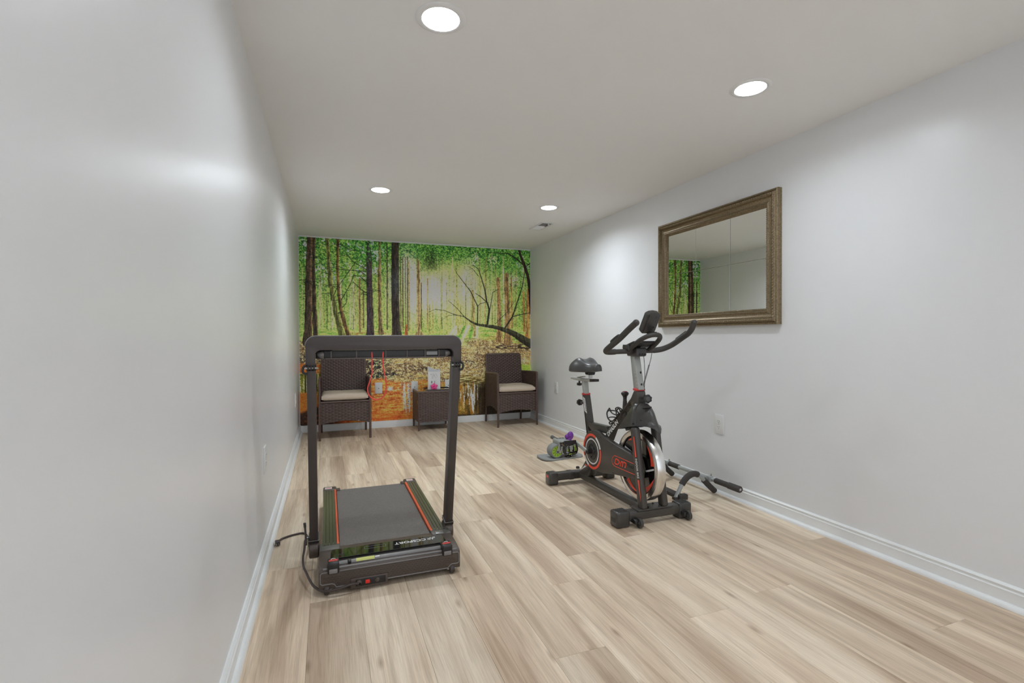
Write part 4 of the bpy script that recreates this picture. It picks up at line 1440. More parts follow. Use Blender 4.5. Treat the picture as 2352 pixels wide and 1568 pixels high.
    obj('crank_boss', lathe(B(), [(0, 0.010), (0.028, 0.010), (0.032, 0.004), (0.052, 0.003), (0.054, 0.0), (0.054, -0.01), (0, -0.01)], (xg, ct.y, ct.z), (-1, 0, 0), 32), 'bike_dark', cg)
    for k in range(3):
        a = R(20+120*k)
        obj('bolt', lathe(B(), [(0, 0.007), (0.005, 0.006), (0.006, 0.0)], (xg-0.003, ct.y-0.041*math.cos(a), ct.z+0.041*math.sin(a)), (-1, 0, 0), 10), 'bike_plastic', cg)
    for q in (zG(350, 130), zG(558, 262), zG(868, 455), zG(872, 1190)):
        obj('bolt', lathe(B(), [(0, 0.002), (0.003, 0.0018), (0.004, 0)], on(q, xg), (-1, 0, 0), 10), 'bike_dark', cg)
    # logo: red outline, letters, black mark
    lg = [zG(1440, 965), zG(1180, 850), zG(940, 748), zG(895, 752), zG(862, 800), zG(850, 870), zG(865, 940), zG(900, 990), zG(950, 1022), zG(1200, 1130), zG(1450, 1236)]
    obj('logo_outline', tube(B(), spline([on(q, xg-0.0003) for q in lg], 5), 0.0021, 6), 'bike_red', cg)
    p0, p1 = on(zG(930, 925), xg-0.0005), on(zG(1200, 1010), xg-0.0005)
    up = on(zG(950, 820), xg)-on(zG(925, 940), xg)
    d_pts = [(925, 945), (950, 830), (1000, 850), (1035, 888), (1036, 925), (1010, 958), (975, 962), (948, 952)]
    m_pts = [[(1066, 1008), (1088, 905), (1112, 902), (1134, 925), (1116, 1026)], [(1138, 918), (1170, 912), (1200, 938), (1212, 962), (1190, 1052)]]
    for paths in ([d_pts], m_pts):
        bm = B()
        for c in paths:
            tube(bm, spline([on(zG(*q), xg-0.0008) for q in c], 4), 0.0040, 8)
        obj('logo_letter', bm, 'bike_red', cg)
    bm = B()
    for k, (X, Y) in enumerate(((1262, 985), (1300, 1005), (1340, 1025), (1378, 1042), (1412, 1058))):
        c = on(zG(X, Y), xg-0.0004)
        a0 = 70*k
        tube(bm, [c+V(0, -0.006*math.cos(R(a0+a)), 0.0075*math.sin(R(a0+a))) for a in range(0, 300, 30)], 0.0022, 5)
    obj('logo_mark', bm, 'slot_dark', cg)['kind'] = 'stuff'
    # ---- main frame
    w = 0.027
    sp = [(1337, 906), (1356, 906.5, 1), (1364, 966, 1), (1370, 1010, 1), (1368, 1030, 1), (1353, 1030), (1347, 996)]
    seat = plate('seat_tube', sp, XB-w, XB+w, 'bike_frame', t, 0.009, 3)
    plate('top_tube', [(1355, 966, 1), (1406, 978, 1), (1399, 998), (1357, 988)], XB-w+0.003, XB+w-0.003, 'bike_frame', t, 0.008, 3)
    down = plate('down_tube', [(1457, 903), (1445, 918), (1400, 978.5), (1390, 998), (1392, 1010), (1411, 1012, 1), (1420, 987, 1), (1441, 953, 1), (1465, 922, 1)], XB-w-0.001, XB+w+0.001, 'bike_frame', t, 0.009, 3)
    plate('head_tube', [(1455.0, 896), (1483, 897, 1), (1485, 913, 1), (1484, 942, 1), (1457, 948), (1445, 921)], XB-0.031, XB+0.031, 'bike_frame', t, 0.008, 3)
    strut = plate('rear_strut', [zG(175, 830), zG(60, 1040), zG(0, 1165), (1329, 1089), (1352, 1094), zG(300, 1090), zG(380, 960)], XB-w, XB+w, 'bike_frame', t, 0.007, 2)
    xs = XB-w-0.0003
    decal('decal', [zG(150, 988), zG(192, 1016), zG(24, 1118)], xs, 'bike_white', strut)
    decal('decal', [zG(162, 955), zG(216, 998), zG(204, 1010), zG(150, 970)], xs, 'bike_red', strut)
    p0, p1 = on(zG(735, 215), XB-w-0.0018), on((1419.0, 967.0), XB-w-0.0018)
    lettering('tube_lettering', 'DMASUN', 0.038, 'bike_white', down, (p0+p1)/2, p1-p0, V(0, 1, 1), bold=0.0012, xscale=1.0, shear=0.0)
    for q in (zC(460, 325), zC(408, 478), zC(285, 655)):
        obj('bolt', lathe(B(), [(0, 0.002), (0.003, 0.0018), (0.004, 0)], on(q, XB-w-0.001), (-1, 0, 0), 10), 'bike_dark', down)
    st = decal('decal', [zS(405, 828), zS(444, 868), zS(480, 1150), zS(436, 1098)], XB-w-0.0003, 'bike_white', seat)
    bm = B()
    for k in range(8):
        c = on(zS(425+k*5.2, 880+k*30), XB-w-0.0014)
        obox(bm, c, (0.0006, 0.0075, 0.0075), Matrix.Rotation(R(8), 3, 'X'))
    obj('decal_print', bm, 'bike_dark', seat, 0)['kind'] = 'stuff'
    # ---- front shroud over the flywheel: rounded shell, wider below, nose to the front
    rows = []
    prof = [  # (px front, py front, px rear, py rear, half width)
        ((1478, 924), (1458, 925), 0.030), ((1487, 927), (1453, 931), 0.042), ((1495.5, 936), (1446, 941), 0.056), ((1502, 949), (1439, 953), 0.067),
        ((1507, 966), (1429, 968), 0.077), ((1512.5, 981), (1420, 982), 0.084)]
    sect = [-1.0, -0.94, -0.75, -0.5, -0.25, -0.08, 0.0, 0.08, 0.25, 0.5, 0.75, 0.94, 1.0]
    bm = B()
    grid = []
    for (pf, pr, hw) in prof:
        f = hx(pf[0], pf[1], XB)
        b = hx(pr[0], pr[1], XB-hw)
        row = []
        for s in sect:
            x = XB+hw*s
            yfr = f.y+1.62*hw*(abs(s)**1.35)
            zz = f.z-0.010*abs(s)**2
            ring_ = []
            for k in range(9):
                u = k/8
                ring_.append((x, yfr+(b.y-yfr)*u, zz+(b.z-zz)*u))
            row.append(ring_)
        grid.append(row)
    # lower lip following the wheel: nose droops in front, arch in the middle
    row = []
    nose = hx(1517.5, 997, XB)
    lip = [(1508, 1000), (1500, 996), (1491, 990), (1480, 983.5), (1468, 980), (1457, 979), (1446, 979.5), (1434, 982), (1420, 985)]
    trace = sorted([(nose.y, nose.z)] + [(p.y, p.z) for p in (hx(a, b, XB-0.085) for a, b in lip[3:])])
    ty, tz = [p[0] for p in trace], [p[1] for p in trace]
    for s in sect:
        x = XB+0.085*s
        fr_ = nose.y+1.62*0.085*abs(s)**1.35
        ys_ = [fr_+(ty[-1]-fr_)*k/8 for k in range(9)]
        row.append([(x, yy, float(np.interp(yy, ty, tz))) for yy in ys_])
    grid.append(row)
    V3 = [[[bm.verts.new(p) for p in ring_] for ring_ in row] for row in grid]
    nr, ns = len(V3), len(sect)
    for i in range(nr-1):
        for k in range(8):
            for j in (0, ns-1):
                bm.faces.new((V3[i][j][k], V3[i][j][k+1], V3[i+1][j][k+1], V3[i+1][j][k]))
        for j in range(ns-1):
            bm.faces.new((V3[i][j][0], V3[i][j+1][0], V3[i+1][j+1][0], V3[i+1][j][0]))
            bm.faces.new((V3[i][j][8], V3[i][j+1][8], V3[i+1][j+1][8], V3[i+1][j][8]))
    for j in range(ns-1):
        for k in range(8):
            bm.faces.new((V3[0][j][k], V3[0][j+1][k], V3[0][j+1][k+1], V3[0][j][k+1]))
    sh = obj('flywheel_shroud', bm, 'bike_plastic', t, 38)
    for q in (zC(465, 808), zC(625, 735)):
        obj('bolt', lathe(B(), [(0, 0.004), (0.004, 0.003), (0.005, -0.004)], on(q, XB-0.083), (-1, 0, 0), 10), 'bike_dark', sh)
    ra = [hx(*zC(X, Y), XB-0.062-0.022*k/4) for k, (X, Y) in enumerate(((590, 400), (545, 470), (515, 560), (505, 680), (520, 840)))]
    obj('shroud_ridge', tube(B(), spline(ra, 5), 0.004, 8), 'bike_plastic', sh)
    obj('shroud_slot', obox(B(), hx(*zC(740, 490), XB-0.02)+V(0, -0.006, 0.0), (0.050, 0.022, 0.007), Matrix.Rotation(R(-30), 3, 'X'), 0.002, 1), 'bike_dark', sh)
    # brake pad bracket above the wheel
    obj('brake_arm', obox(B(), V(XB, 2.505, 0.487), (0.050, 0.050, 0.020), Matrix.Rotation(R(-28), 3, 'X'), 0.004), 'bike_dark', t)
    # ---- resistance knob
    kb = on((1435.3, 903), XB)
    kn = obj('resistance_knob', lathe(B(), [(0, 0.012), (0.014, 0.011), (0.0225, 0.004), (0.0235, -0.003), (0.020, -0.010), (0.0135, -0.018), (0.013, -0.024), (0.0, -0.024)], kb, (0, 0, 1), 24), 'bike_dark', t)
    obj('knob_cap', lathe(B(), [(0, 0.0142), (0.010, 0.0132), (0.0165, 0.0095), (0.0165, 0.008)], kb, (0, 0, 1), 20), 'knob_red', kn, label='dark red push cap')
    pr = []
    for k in range(9):
        pr.append((0.0128 if k % 2 else 0.0105, -0.024-0.003*k))
    obj('knob_spring', lathe(B(), pr, kb, (0, 0, 1), 16), 'bike_plastic', kn)
    obj('knob_sleeve', tube(B(), [kb+V(0, 0, -0.046), kb+V(0, 0, -0.140)], [0.0125, 0.017], 14), 'bike_frame', kn)
    # ---- bottle cage
    cgp = [[zT(806, 1152), zT(783, 1190), zT(782, 1225), zT(792, 1258), zT(812, 1280), zT(838, 1286)], [zT(806, 1152), zT(826, 1195), zT(858, 1216), zT(884, 1218), zT(905, 1205)],
           [zT(905, 1205), zT(872, 1170), zT(873, 1152), zT(895, 1144), zT(918, 1153), zT(934, 1172), zT(914, 1190)], [zT(838, 1286), zT(868, 1256), zT(900, 1215)], [zT(838, 1286), zT(806, 1296), zT(812, 1316), zT(838, 1300)]]
    bm = B()
    for k, c in enumerate(cgp):
        tube(bm, spline([on(q, XB-0.034) for q in c], 6), 0.0042, 8)
    pa, pb = on(zT(806, 1152), XB), on(zT(782, 1225), XB)
    for q in (zT(783, 1190), zT(792, 1258)):
        a = on(q, XB-0.034)
        tube(bm, spline([a, a+V(0.02, 0.014, 0.004), a+V(0.048, 0.014, 0.004), a+V(0.068, 0, 0)], 5), 0.0036, 8)
    for c in cgp[:2]:
        tube(bm, spline([on(q, XB-0.034)+V(0.068, 0, 0) for q in c], 6), 0.0042, 8)
    tube(bm, [on(zT(868, 1256), XB-0.034), on(zT(868, 1256), XB-0.034)+V(0.034, -0.006, -0.004)], 0.006, 8)
    obj('bottle_cage', bm, 'bike_dark', t)
    # ---- handlebar post
    hp = plate('handlebar_post', [(1446.5, 812), (1469.5, 811, 1), (1481.5, 895, 1), (1455, 896)], XB-0.021, XB+0.021, 'bike_silver', t, 0.005, 2)
    pa, pb = on((1453, 893.5), XB-0.030), on((1482.5, 894.5), XB+0.030)
    obj('post_collar', obox(B(), V(XB, (pa.y+pb.y)/2, (pa.z+pb.z)/2), (0.062, pa.y-pb.y, 0.014), Matrix.Rotation(R(4), 3, 'X'), 0.005, 2), 'bike_collar', t, label='red collar')
    bm = B()
    for k in range(5):
        q = zT(1070+k*5.5, 785+k*37)
        obox(bm, on(q, XB-0.0212), (0.0006, 0.012, 0.0016), Matrix.Rotation(R(-6), 3, 'X'))
    obj('height_marks', bm, 'bike_white', hp, 0)['kind'] = 'stuff'
    for q in (zT(1126, 785), zT(1135, 908)):
        obj('pin_hole', lathe(B(), [(0, 0.001), (0.0062, 0.001), (0.0068, -0.002)], on(q, XB-0.0212), (-1, 0, 0), 14), 'slot_dark', hp)

    def star_knob(c, axis, r, name, parent=None):
        c, axis = Vector(c), Vector(axis).normalized()
        a = axis.orthogonal().normalized()
        b = axis.cross(a)
        poly = []
        for k in range(42):
            th = 2*math.pi*k/42
            rr = r*(1+0.085*math.cos(7*th))
            poly.append(c+(a*math.cos(th)+b*math.sin(th))*rr)
        k_ = obj(name, prism(B(), poly, axis*r*0.95, 0.003, 2), 'bike_dark', parent or t, 40)
        obj('knob_face', lathe(B(), [(0, r*1.02), (r*0.55, r*1.0), (r*0.6, r*0.9)], c, axis, 20), 'bike_plastic', k_)
        obj('knob_stem', tube(B(), [c, c-axis*r*1.6], r*0.4, 12), 'bike_frame', k_)
        return k_
    star_knob(on((1484, 915), XB)+V(0, -0.004, 0), (-0.25, -1, 0.05), 0.0235, 'post_knob')
    star_knob(on((1334, 924), XB)+V(0, 0.004, 0), (-0.1, 1, 0.0), 0.021, 'seat_knob')
    # ---- handlebar
    g = 0.0165
    bar = [(1.742, 2.112, 1.100), (1.743, 2.180, 1.066), (1.745, 2.262, 1.022), (1.746, 2.330, 0.990), (1.748, 2.385, 0.966), (1.758, 2.425, 0.949), (1.785, 2.441, 0.943), (1.850, 2.444, 0.944), (1.92, 2.444, 0.945),
           (2.03, 2.444, 0.946), (2.09, 2.440, 0.948), (2.145, 2.425, 0.957), (2.185, 2.390, 0.982), (2.203, 2.330, 1.020), (2.210, 2.282, 1.048), (2.214, 2.258, 1.075), (2.216, 2.243, 1.108)]
    sp_ = spline(bar, 6)
    hb = obj('handlebar', tube(B(), sp_, [g*0.86 if 40 < i < 60 else g for i in range(len(sp_))], 16), 'bike_foam', t, 60)
    for p in (bar[0], bar[-1]):
        obj('grip_end', ball(B(), V(*p), g*1.04, g*1.04, g*1.04, None, 14, 10), 'bike_foam', hb, 60)
    for pts in ([(1.738, 2.255, 1.038), (1.739, 2.300, 1.020), (1.741, 2.345, 0.999)], [(2.196, 2.372, 1.010), (2.204, 2.330, 1.035), (2.210, 2.295, 1.056)]):
        obj('pulse_sensor', tube(B(), spline(pts, 4), [0.006]+[0.010]*7+[0.006], 8), 'bike_dark', hb)
    loop = [(1.915, 2.440, 0.950), (1.914, 2.395, 0.974), (1.922, 2.335, 1.010), (1.945, 2.296, 1.032), (1.982, 2.283, 1.040), (2.022, 2.294, 1.034), (2.046, 2.330, 1.012), (2.054, 2.392, 0.976), (2.054, 2.440, 0.950)]
    obj('aero_loop', tube(B(), spline(loop, 6), 0.0135, 14), 'bike_foam', hb, 60)
    tr = obj('device_tray', obox(B(), V(1.985, 2.425, 0.982), (0.165, 0.120, 0.016), Matrix.Rotation(R(-16), 3, 'X'), 0.004), 'bike_dark', hb)
    for k in range(6):
        obj('tray_rib', obox(B(), V(1.985, 2.385+k*0.016, 0.984+0.016*k*math.sin(R(-16))+0.006), (0.140, 0.004, 0.012), Matrix.Rotation(R(-16), 3, 'X'), 0.001, 1), 'bike_plastic', tr)
    obj('tray_wall', box(B(), 1.896, 1.906, 2.410, 2.470, 0.950, 0.984, 0.003), 'bike_plastic', tr)
    obj('stem_clamp', box(B(), XB-0.034, XB+0.036, 2.395, 2.500, 0.915, 0.966, 0.010, 3), 'bike_plastic', hb)
    for k in range(3):
        obj('clamp_bolt', lathe(B(), [(0, 0.006), (0.005, 0.005), (0.006, 0)], V(XB-0.012+0.018*k, 2.396, 0.928), (0, -1, 0), 10), 'bike_dark', hb)
    # ---- console
    cc = (hx(1486, 764, 1.985)+hx(1504.5, 718, 1.985))/2
    dvv = (hx(1504.5, 716, 1.985)-hx(1486, 765, 1.985))
    ht = dvv.length
    dvv.normalize()
    xv = V(1, 0.04, -0.05)
    xv = (xv-dvv*xv.dot(dvv)).normalized()
    nvv = dvv.cross(xv)
    Mc = Matrix((xv, nvv, dvv)).transposed()
    poly = []
    hw, hh = 0.047, ht/2
    for (u, v) in ((-hw+0.012, -hh), (hw-0.012, -hh), (hw, -hh+0.014), (hw, hh-0.016), (hw*0.6, hh-0.004), (0, hh), (-hw*0.6, hh-0.004), (-hw, hh-0.016), (-hw, -hh+0.014)):
        poly.append(cc+xv*u+dvv*v+nvv*(-0.004))
    cs = obj('console', prism(B(), poly, nvv*0.030, 0.005, 2), 'bike_plastic', t, 40)
    obj('console_back', obox(B(), cc-nvv*0.006, (0.068, 0.010, ht*0.82), Mc, 0.003, 2), 'bike_plastic', cs)
    for u, v in ((-0.018, -0.022), (0.018, -0.022), (0.0, -0.032)):
        obj('screw_hole', lathe(B(), [(0, 0.0008), (0.0052, 0.0008), (0.0055, -0.003)], cc+xv*u+dvv*v-nvv*0.0112, -nvv, 12), 'slot_dark', cs)
    bm = tube(B(), [cc+xv*0.012+dvv*0.048-nvv*0.0112, cc+xv*0.012+dvv*0.036-nvv*0.0112, cc+xv*0.0+dvv*0.036-nvv*0.0112], 0.0013, 5)
    obj('moulded_mark', bm, 'slot_dark', cs)
    obj('console_screen', obox(B(), cc+nvv*0.0275, (0.070, 0.003, ht*0.5), Mc, 0.001, 1), 'tread_gloss', cs)
    lb = cc-dvv*(hh-0.006)-nvv*0.004
    obj('console_bracket', tube(B(), [lb+dvv*0.016, lb, V(1.990, 2.285, 1.045)], [0.005, 0.007, 0.012], 10), 'bike_dark', cs)
    # ---- cables
    xk = XB-0.006
    c1 = [(1497, 795), (1497, 812), (1494, 828), (1491, 838)]
    bm = tube(B(), spline([on(q, xk) for q in c1], 5), 0.0016, 6)
    obj('brake_cable', tube(B(), spline([on(q, xk) for q in ((1478, 813), (1480, 835), (1481, 860), (1480, 893))], 5), 0.0016, 6), 'bike_dark', t)
    a, b = on((1491, 838), xk), on((1478.5, 884), xk)
    d = (b-a)
    pts = []
    for k in range(26*8):
        u = k/(26*8)
        th = 2*math.pi*k/8
        pts.append(a+d*u+V(math.cos(th), 0, 0)*0.0042+V(0, math.sin(th), 0)*0.0042)
    tube(bm, pts, 0.0011, 4)
    tube(bm, spline([b, on((1480, 890), xk), on((1481, 897), xk)], 4), 0.0016, 6)
    obj('sensor_cable', bm, 'bike_dark', t)
    # ---- seat post, slider, saddle
    plate('seat_post', [zS(372, 530), zS(508, 530)+(1,), zS(528, 775)+(1,), zS(398, 770)], XB-0.020, XB+0.020, 'bike_silver', t, 0.005, 2)
    pa, pb = on(zS(378, 772), XB-0.030), on(zS(550, 784), XB+0.030)
    obj('seat_collar', obox(B(), V(XB, (pa.y+pb.y)/2, (pa.z+pb.z)/2), (0.061, pa.y-pb.y, 0.015), Matrix.Rotation(R(4), 3, 'X'), 0.005, 2), 'bike_collar', t, label='red collar')
    sl = plate('seat_slider', [zS(168, 460), zS(340, 480), zS(528, 498), zS(528, 552), zS(340, 535), zS(168, 494)], XB-0.017, XB+0.017, 'bike_silver', t, 0.003, 2)
    plate('slider_cap', [zS(526, 496), zS(620, 500), zS(620, 550), zS(526, 553)], XB-0.0185, XB+0.0185, 'bike_dark', sl, 0.003, 2)
    plate('slider_rail', [zS(290, 455), zS(400, 440), zS(400, 462), zS(290, 476)], XB-0.012, XB+0.012, 'steel', sl, 0.002, 1)
    star_knob(on(zS(335, 560), XB)+V(0, 0, -0.004), (0, 0.1, -1), 0.017, 'slider_knob', sl)
    ps = on(zS(548, 480), XB)
    obj('saddle_pillar', tube(B(), [ps, ps+V(0, 0, 0.052)], 0.013, 14), 'steel', t)
    cl = obj('saddle_clamp', box(B(), XB-0.026, XB+0.026, ps.y-0.018, ps.y+0.030, ps.z+0.022, ps.z+0.050, 0.006), 'bike_dark', t)
    for s in (-1, 1):
        obj('clamp_bolt', tube(B(), [V(XB+s*0.024, ps.y+0.006, ps.z+0.036), V(XB+s*0.036, ps.y+0.006, ps.z+0.036)], 0.007, 10), 'bike_dark', cl)
        obj('saddle_rail', tube(B(), spline([V(XB+s*0.018, 2.905, ps.z+0.056), V(XB+s*0.022, 2.97, ps.z+0.046), V(XB+s*0.024, 3.03, ps.z+0.046), V(XB+s*0.040, 3.09, ps.z+0.058)], 5), 0.0035, 8), 'steel', cl)
        obj('elastomer', tube(B(), [V(XB+s*0.058, 3.075, ps.z+0.044), V(XB+s*0.060, 3.080, ps.z+0.078)], 0.014, 14), 'bike_plastic', cl)
    # saddle surface: nose towards the handlebar (-y), two rear lobes
    bm = B()
    nu, nv_ = 26, 30
    y0, y1 = 2.858, 3.135
    zb = 0.778
    rows = []
    for i in range(nu+1):
        u = i/nu
        y = y0+(y1-y0)*u
        wdt = 0.027+0.081/(1+math.exp(-(u-0.48)*11))
        end = min(1.0, math.sqrt(max(0.0, 1-((0.10-u)/0.10)**2)) if u < 0.10 else 1.0)
        if u > 0.86:
            end = math.sqrt(max(0.0, 1-((u-0.86)/0.14)**2))
        wdt *= max(end, 0.03)
        hgt = (0.046+0.032*math.exp(-((u-0.74)/0.26)**2))*max(end, 0.05)**0.7
        sag = -0.004*math.exp(-((u-0.42)/0.2)**2)
        ring_ = []
        for k in range(nv_):
            a = 2*math.pi*k/nv_
            ca, sa = math.cos(a), math.sin(a)
            x = wdt*(abs(ca)**0.80)*(1 if ca > 0 else -1)
            if sa >= 0:
                z = hgt*(sa**0.75)
                lobe = 0.014*math.exp(-((abs(x)-0.052)/0.03)**2)*math.exp(-((u-0.74)/0.2)**2)
                groove = -0.014*math.exp(-(x/0.017)**2)*(1/(1+math.exp(-(u-0.42)*14)))*end
                z += (lobe+groove)*sa
            else:
                z = -0.020*(abs(sa)**0.6)*max(end, 0.1)*(0.15+0.85*u)
            ring_.append(bm.verts.new((XB+x, y, zb+0.016+z+sag+0.002*u+0.008*(1-u))))
        rows.append(ring_)
    for i in range(nu):
        for k in range(nv_):
            bm.faces.new((rows[i][k], rows[i][(k+1) % nv_], rows[i+1][(k+1) % nv_], rows[i+1][k]))
    bm.faces.new(rows[0])
    bm.faces.new(rows[-1])
    obj('saddle', bm, 'saddle', t, 70)
    # ---- cranks and pedals
    for side in (-1, 1):
        xc = 1.872 if side < 0 else 2.070
        d = V(0, 1.0, 0.16).normalized()*(1 if side < 0 else -1)
        c0 = V(xc, ct.y, ct.z)
        e = c0+d*0.168
        n = V(1, 0, 0).cross(d)
        Mr = Matrix((V(1, 0, 0), n, d)).transposed()
        arm = obj('crank_arm', obox(B(), (c0+e)/2, (0.013, 0.026, 0.180), Mr, 0.004, 2), 'bike_silver', t)
        obj('crank_bolt', lathe(B(), [(0, 0.012), (0.010, 0.011), (0.016, 0.004), (0.016, -0.03), (0, -0.03)], c0, (side, 0, 0), 20), 'bike_dark', arm)
        pc = e+V(side*0.058, 0, 0)
        ped = obj('pedal', obox(B(), pc, (0.086, 0.068, 0.022), Matrix.Rotation(R(-20), 3, 'X'), 0.006, 2), 'wheel_black', t)
        obj('pedal_axle', tube(B(), [e+V(-side*0.008, 0, 0), pc], 0.008, 12), 'steel', ped)
        for dy in (-0.034, 0.034):
            obj('tread_plate', obox(B(), pc+V(0, dy*math.cos(R(20)), -dy*math.sin(R(20))), (0.092, 0.008, 0.028), Matrix.Rotation(R(-20), 3, 'X'), 0.003, 1), 'bike_dark', ped)
        # toe cage hanging below
        cage = B()
        for dx in (-0.042, -0.016, 0.016, 0.042):
            tube(cage, spline([pc+V(dx, -0.030, 0.004), pc+V(dx*1.05, -0.050, -0.025), pc+V(dx*1.0, -0.040, -0.062), pc+V(dx*0.7, -0.006, -0.082)], 5), [0.0055]*8+[0.0048]*8, 8, flat=0.7)
        tube(cage, spline([pc+V(-0.042, -0.044, -0.050), pc+V(0, -0.052, -0.052), pc+V(0.042, -0.044, -0.050)], 5), 0.006, 8)
        tube(cage, spline([pc+V(-0.032, -0.006, -0.082), pc+V(0, -0.002, -0.086), pc+V(0.032, -0.006, -0.082)], 5), 0.006, 8)
        obj('toe_cage', cage, 'wheel_black', ped)
        strap = spline([pc+V(-0.052, 0.0, 0.004), pc+V(-0.060, -0.004, -0.030), pc+V(-0.048, -0.004, -0.072), pc+V(0.0, -0.004, -0.096), pc+V(0.048, -0.004, -0.072), pc+V(0.058, -0.004, -0.030), pc+V(0.052, 0.0, 0.004)], 5)
        obj('toe_strap', tube(B(), strap, 0.0065, 8, flat=0.35), 'wheel_black', ped)
        obj('strap_buckle', obox(B(), pc+V(-0.058, -0.006, -0.045), (0.008, 0.020, 0.026), Matrix.Rotation(R(15), 3, 'Y'), 0.002), 'steel', ped)
    obj('crank_axle', tube(B(), [V(1.872, ct.y, ct.z), V(2.070, ct.y, ct.z)], 0.014, 16), 'bike_dark', t)


build_bike()

# ------------------------------------------------------------------ woven panels
def weave(bm, P0, U, Vv, nrm, wid, hei, pitch=0.026, row=0.0165, depth=0.0040, bottom=None, top=None):
    """flat rattan strands woven over stakes. P0 corner, U/Vv unit axes, nrm outward; bottom(u)/top(u) trim heights"""
    P0, U, Vv, nrm = Vector(P0), Vector(U), Vector(Vv), Vector(nrm)
    nc = max(2, int(round(wid/pitch)))
    pc = wid/nc
    nr = max(2, int(round(hei/row)))
    rr = hei/nr
    sub = 4
    prof = ((0.07, -0.0022), (0.30, 0.0008), (0.70, 0.0008), (0.93, -0.0022))
    for r in range(nr):
        grid = []
        for k in range(nc*sub+1):
            u = wid*k/(nc*sub)
            ph = math.cos(math.pi*(u/pc-0.5)*1.0 + (math.pi if r % 2 else 0))
            col = []
            v0 = r*rr
            lo = bottom(u/wid) if bottom else 0.0
            hi = top(u/wid) if top else hei
            for f, dz in prof:
                v = min(max(v0+f*rr, lo), hi)
                col.append(bm.verts.new(P0+U*u+Vv*v+nrm*(depth*ph+dz)))
            grid.append((col, min(max(v0, lo), hi) < min(max(v0+rr, lo), hi)))
        for k in range(nc*sub):
            (a, va), (b, vb) = grid[k], grid[k+1]
            if not (va or vb):
                continue
            for i in range(3):
                bm.faces.new((a[i], b[i], b[i+1], a[i+1]))
    for k in range(nc+1):
        u = wid*k/nc
        u = min(max(u, 0.004), wid-0.004)
        lo = bottom(u/wid) if bottom else 0.0
        hi = top(u/wid) if top else hei
        a = 0.0035
        vs_ = [bm.verts.new(P0+U*(u+s*a)+Vv*v+nrm*(-0.0004)) for s, v in ((-1, lo), (1, lo), (1, hi), (-1, hi))]
        bm.faces.new(vs_)
    return bm


def slab(bm, P0, U, Vv, nrm, wid, hei, th, bottom=None, n=10):
    """thin backing board behind a woven panel, following the same lower edge"""
    P0, U, Vv, nrm = Vector(P0), Vector(U), Vector(Vv), Vector(nrm)
    poly = []
    for k in range(n+1):
        u = k/n
        poly.append(P0+U*(u*wid)+Vv*(bottom(u) if bottom else 0))
    poly += [P0+U*wid+Vv*hei, P0+Vv*hei]
    return prism(bm, poly, nrm*th)


def wrapped_leg(name, p0, p1, parent, r=0.0125):
    """steel leg wrapped in flat rattan: shallow rings"""
    p0, p1 = Vector(p0), Vector(p1)
    L = (p1-p0).length
    n = max(3, int(L/0.011))
    pts, rs = [], []
    for k in range(n+1):
        pts.append(p0+(p1-p0)*(k/n))
        rs.append(r*(1.0 if k % 2 else 0.90))
    return obj(name, tube(B(), pts, rs, 10), 'wicker', parent, 60)


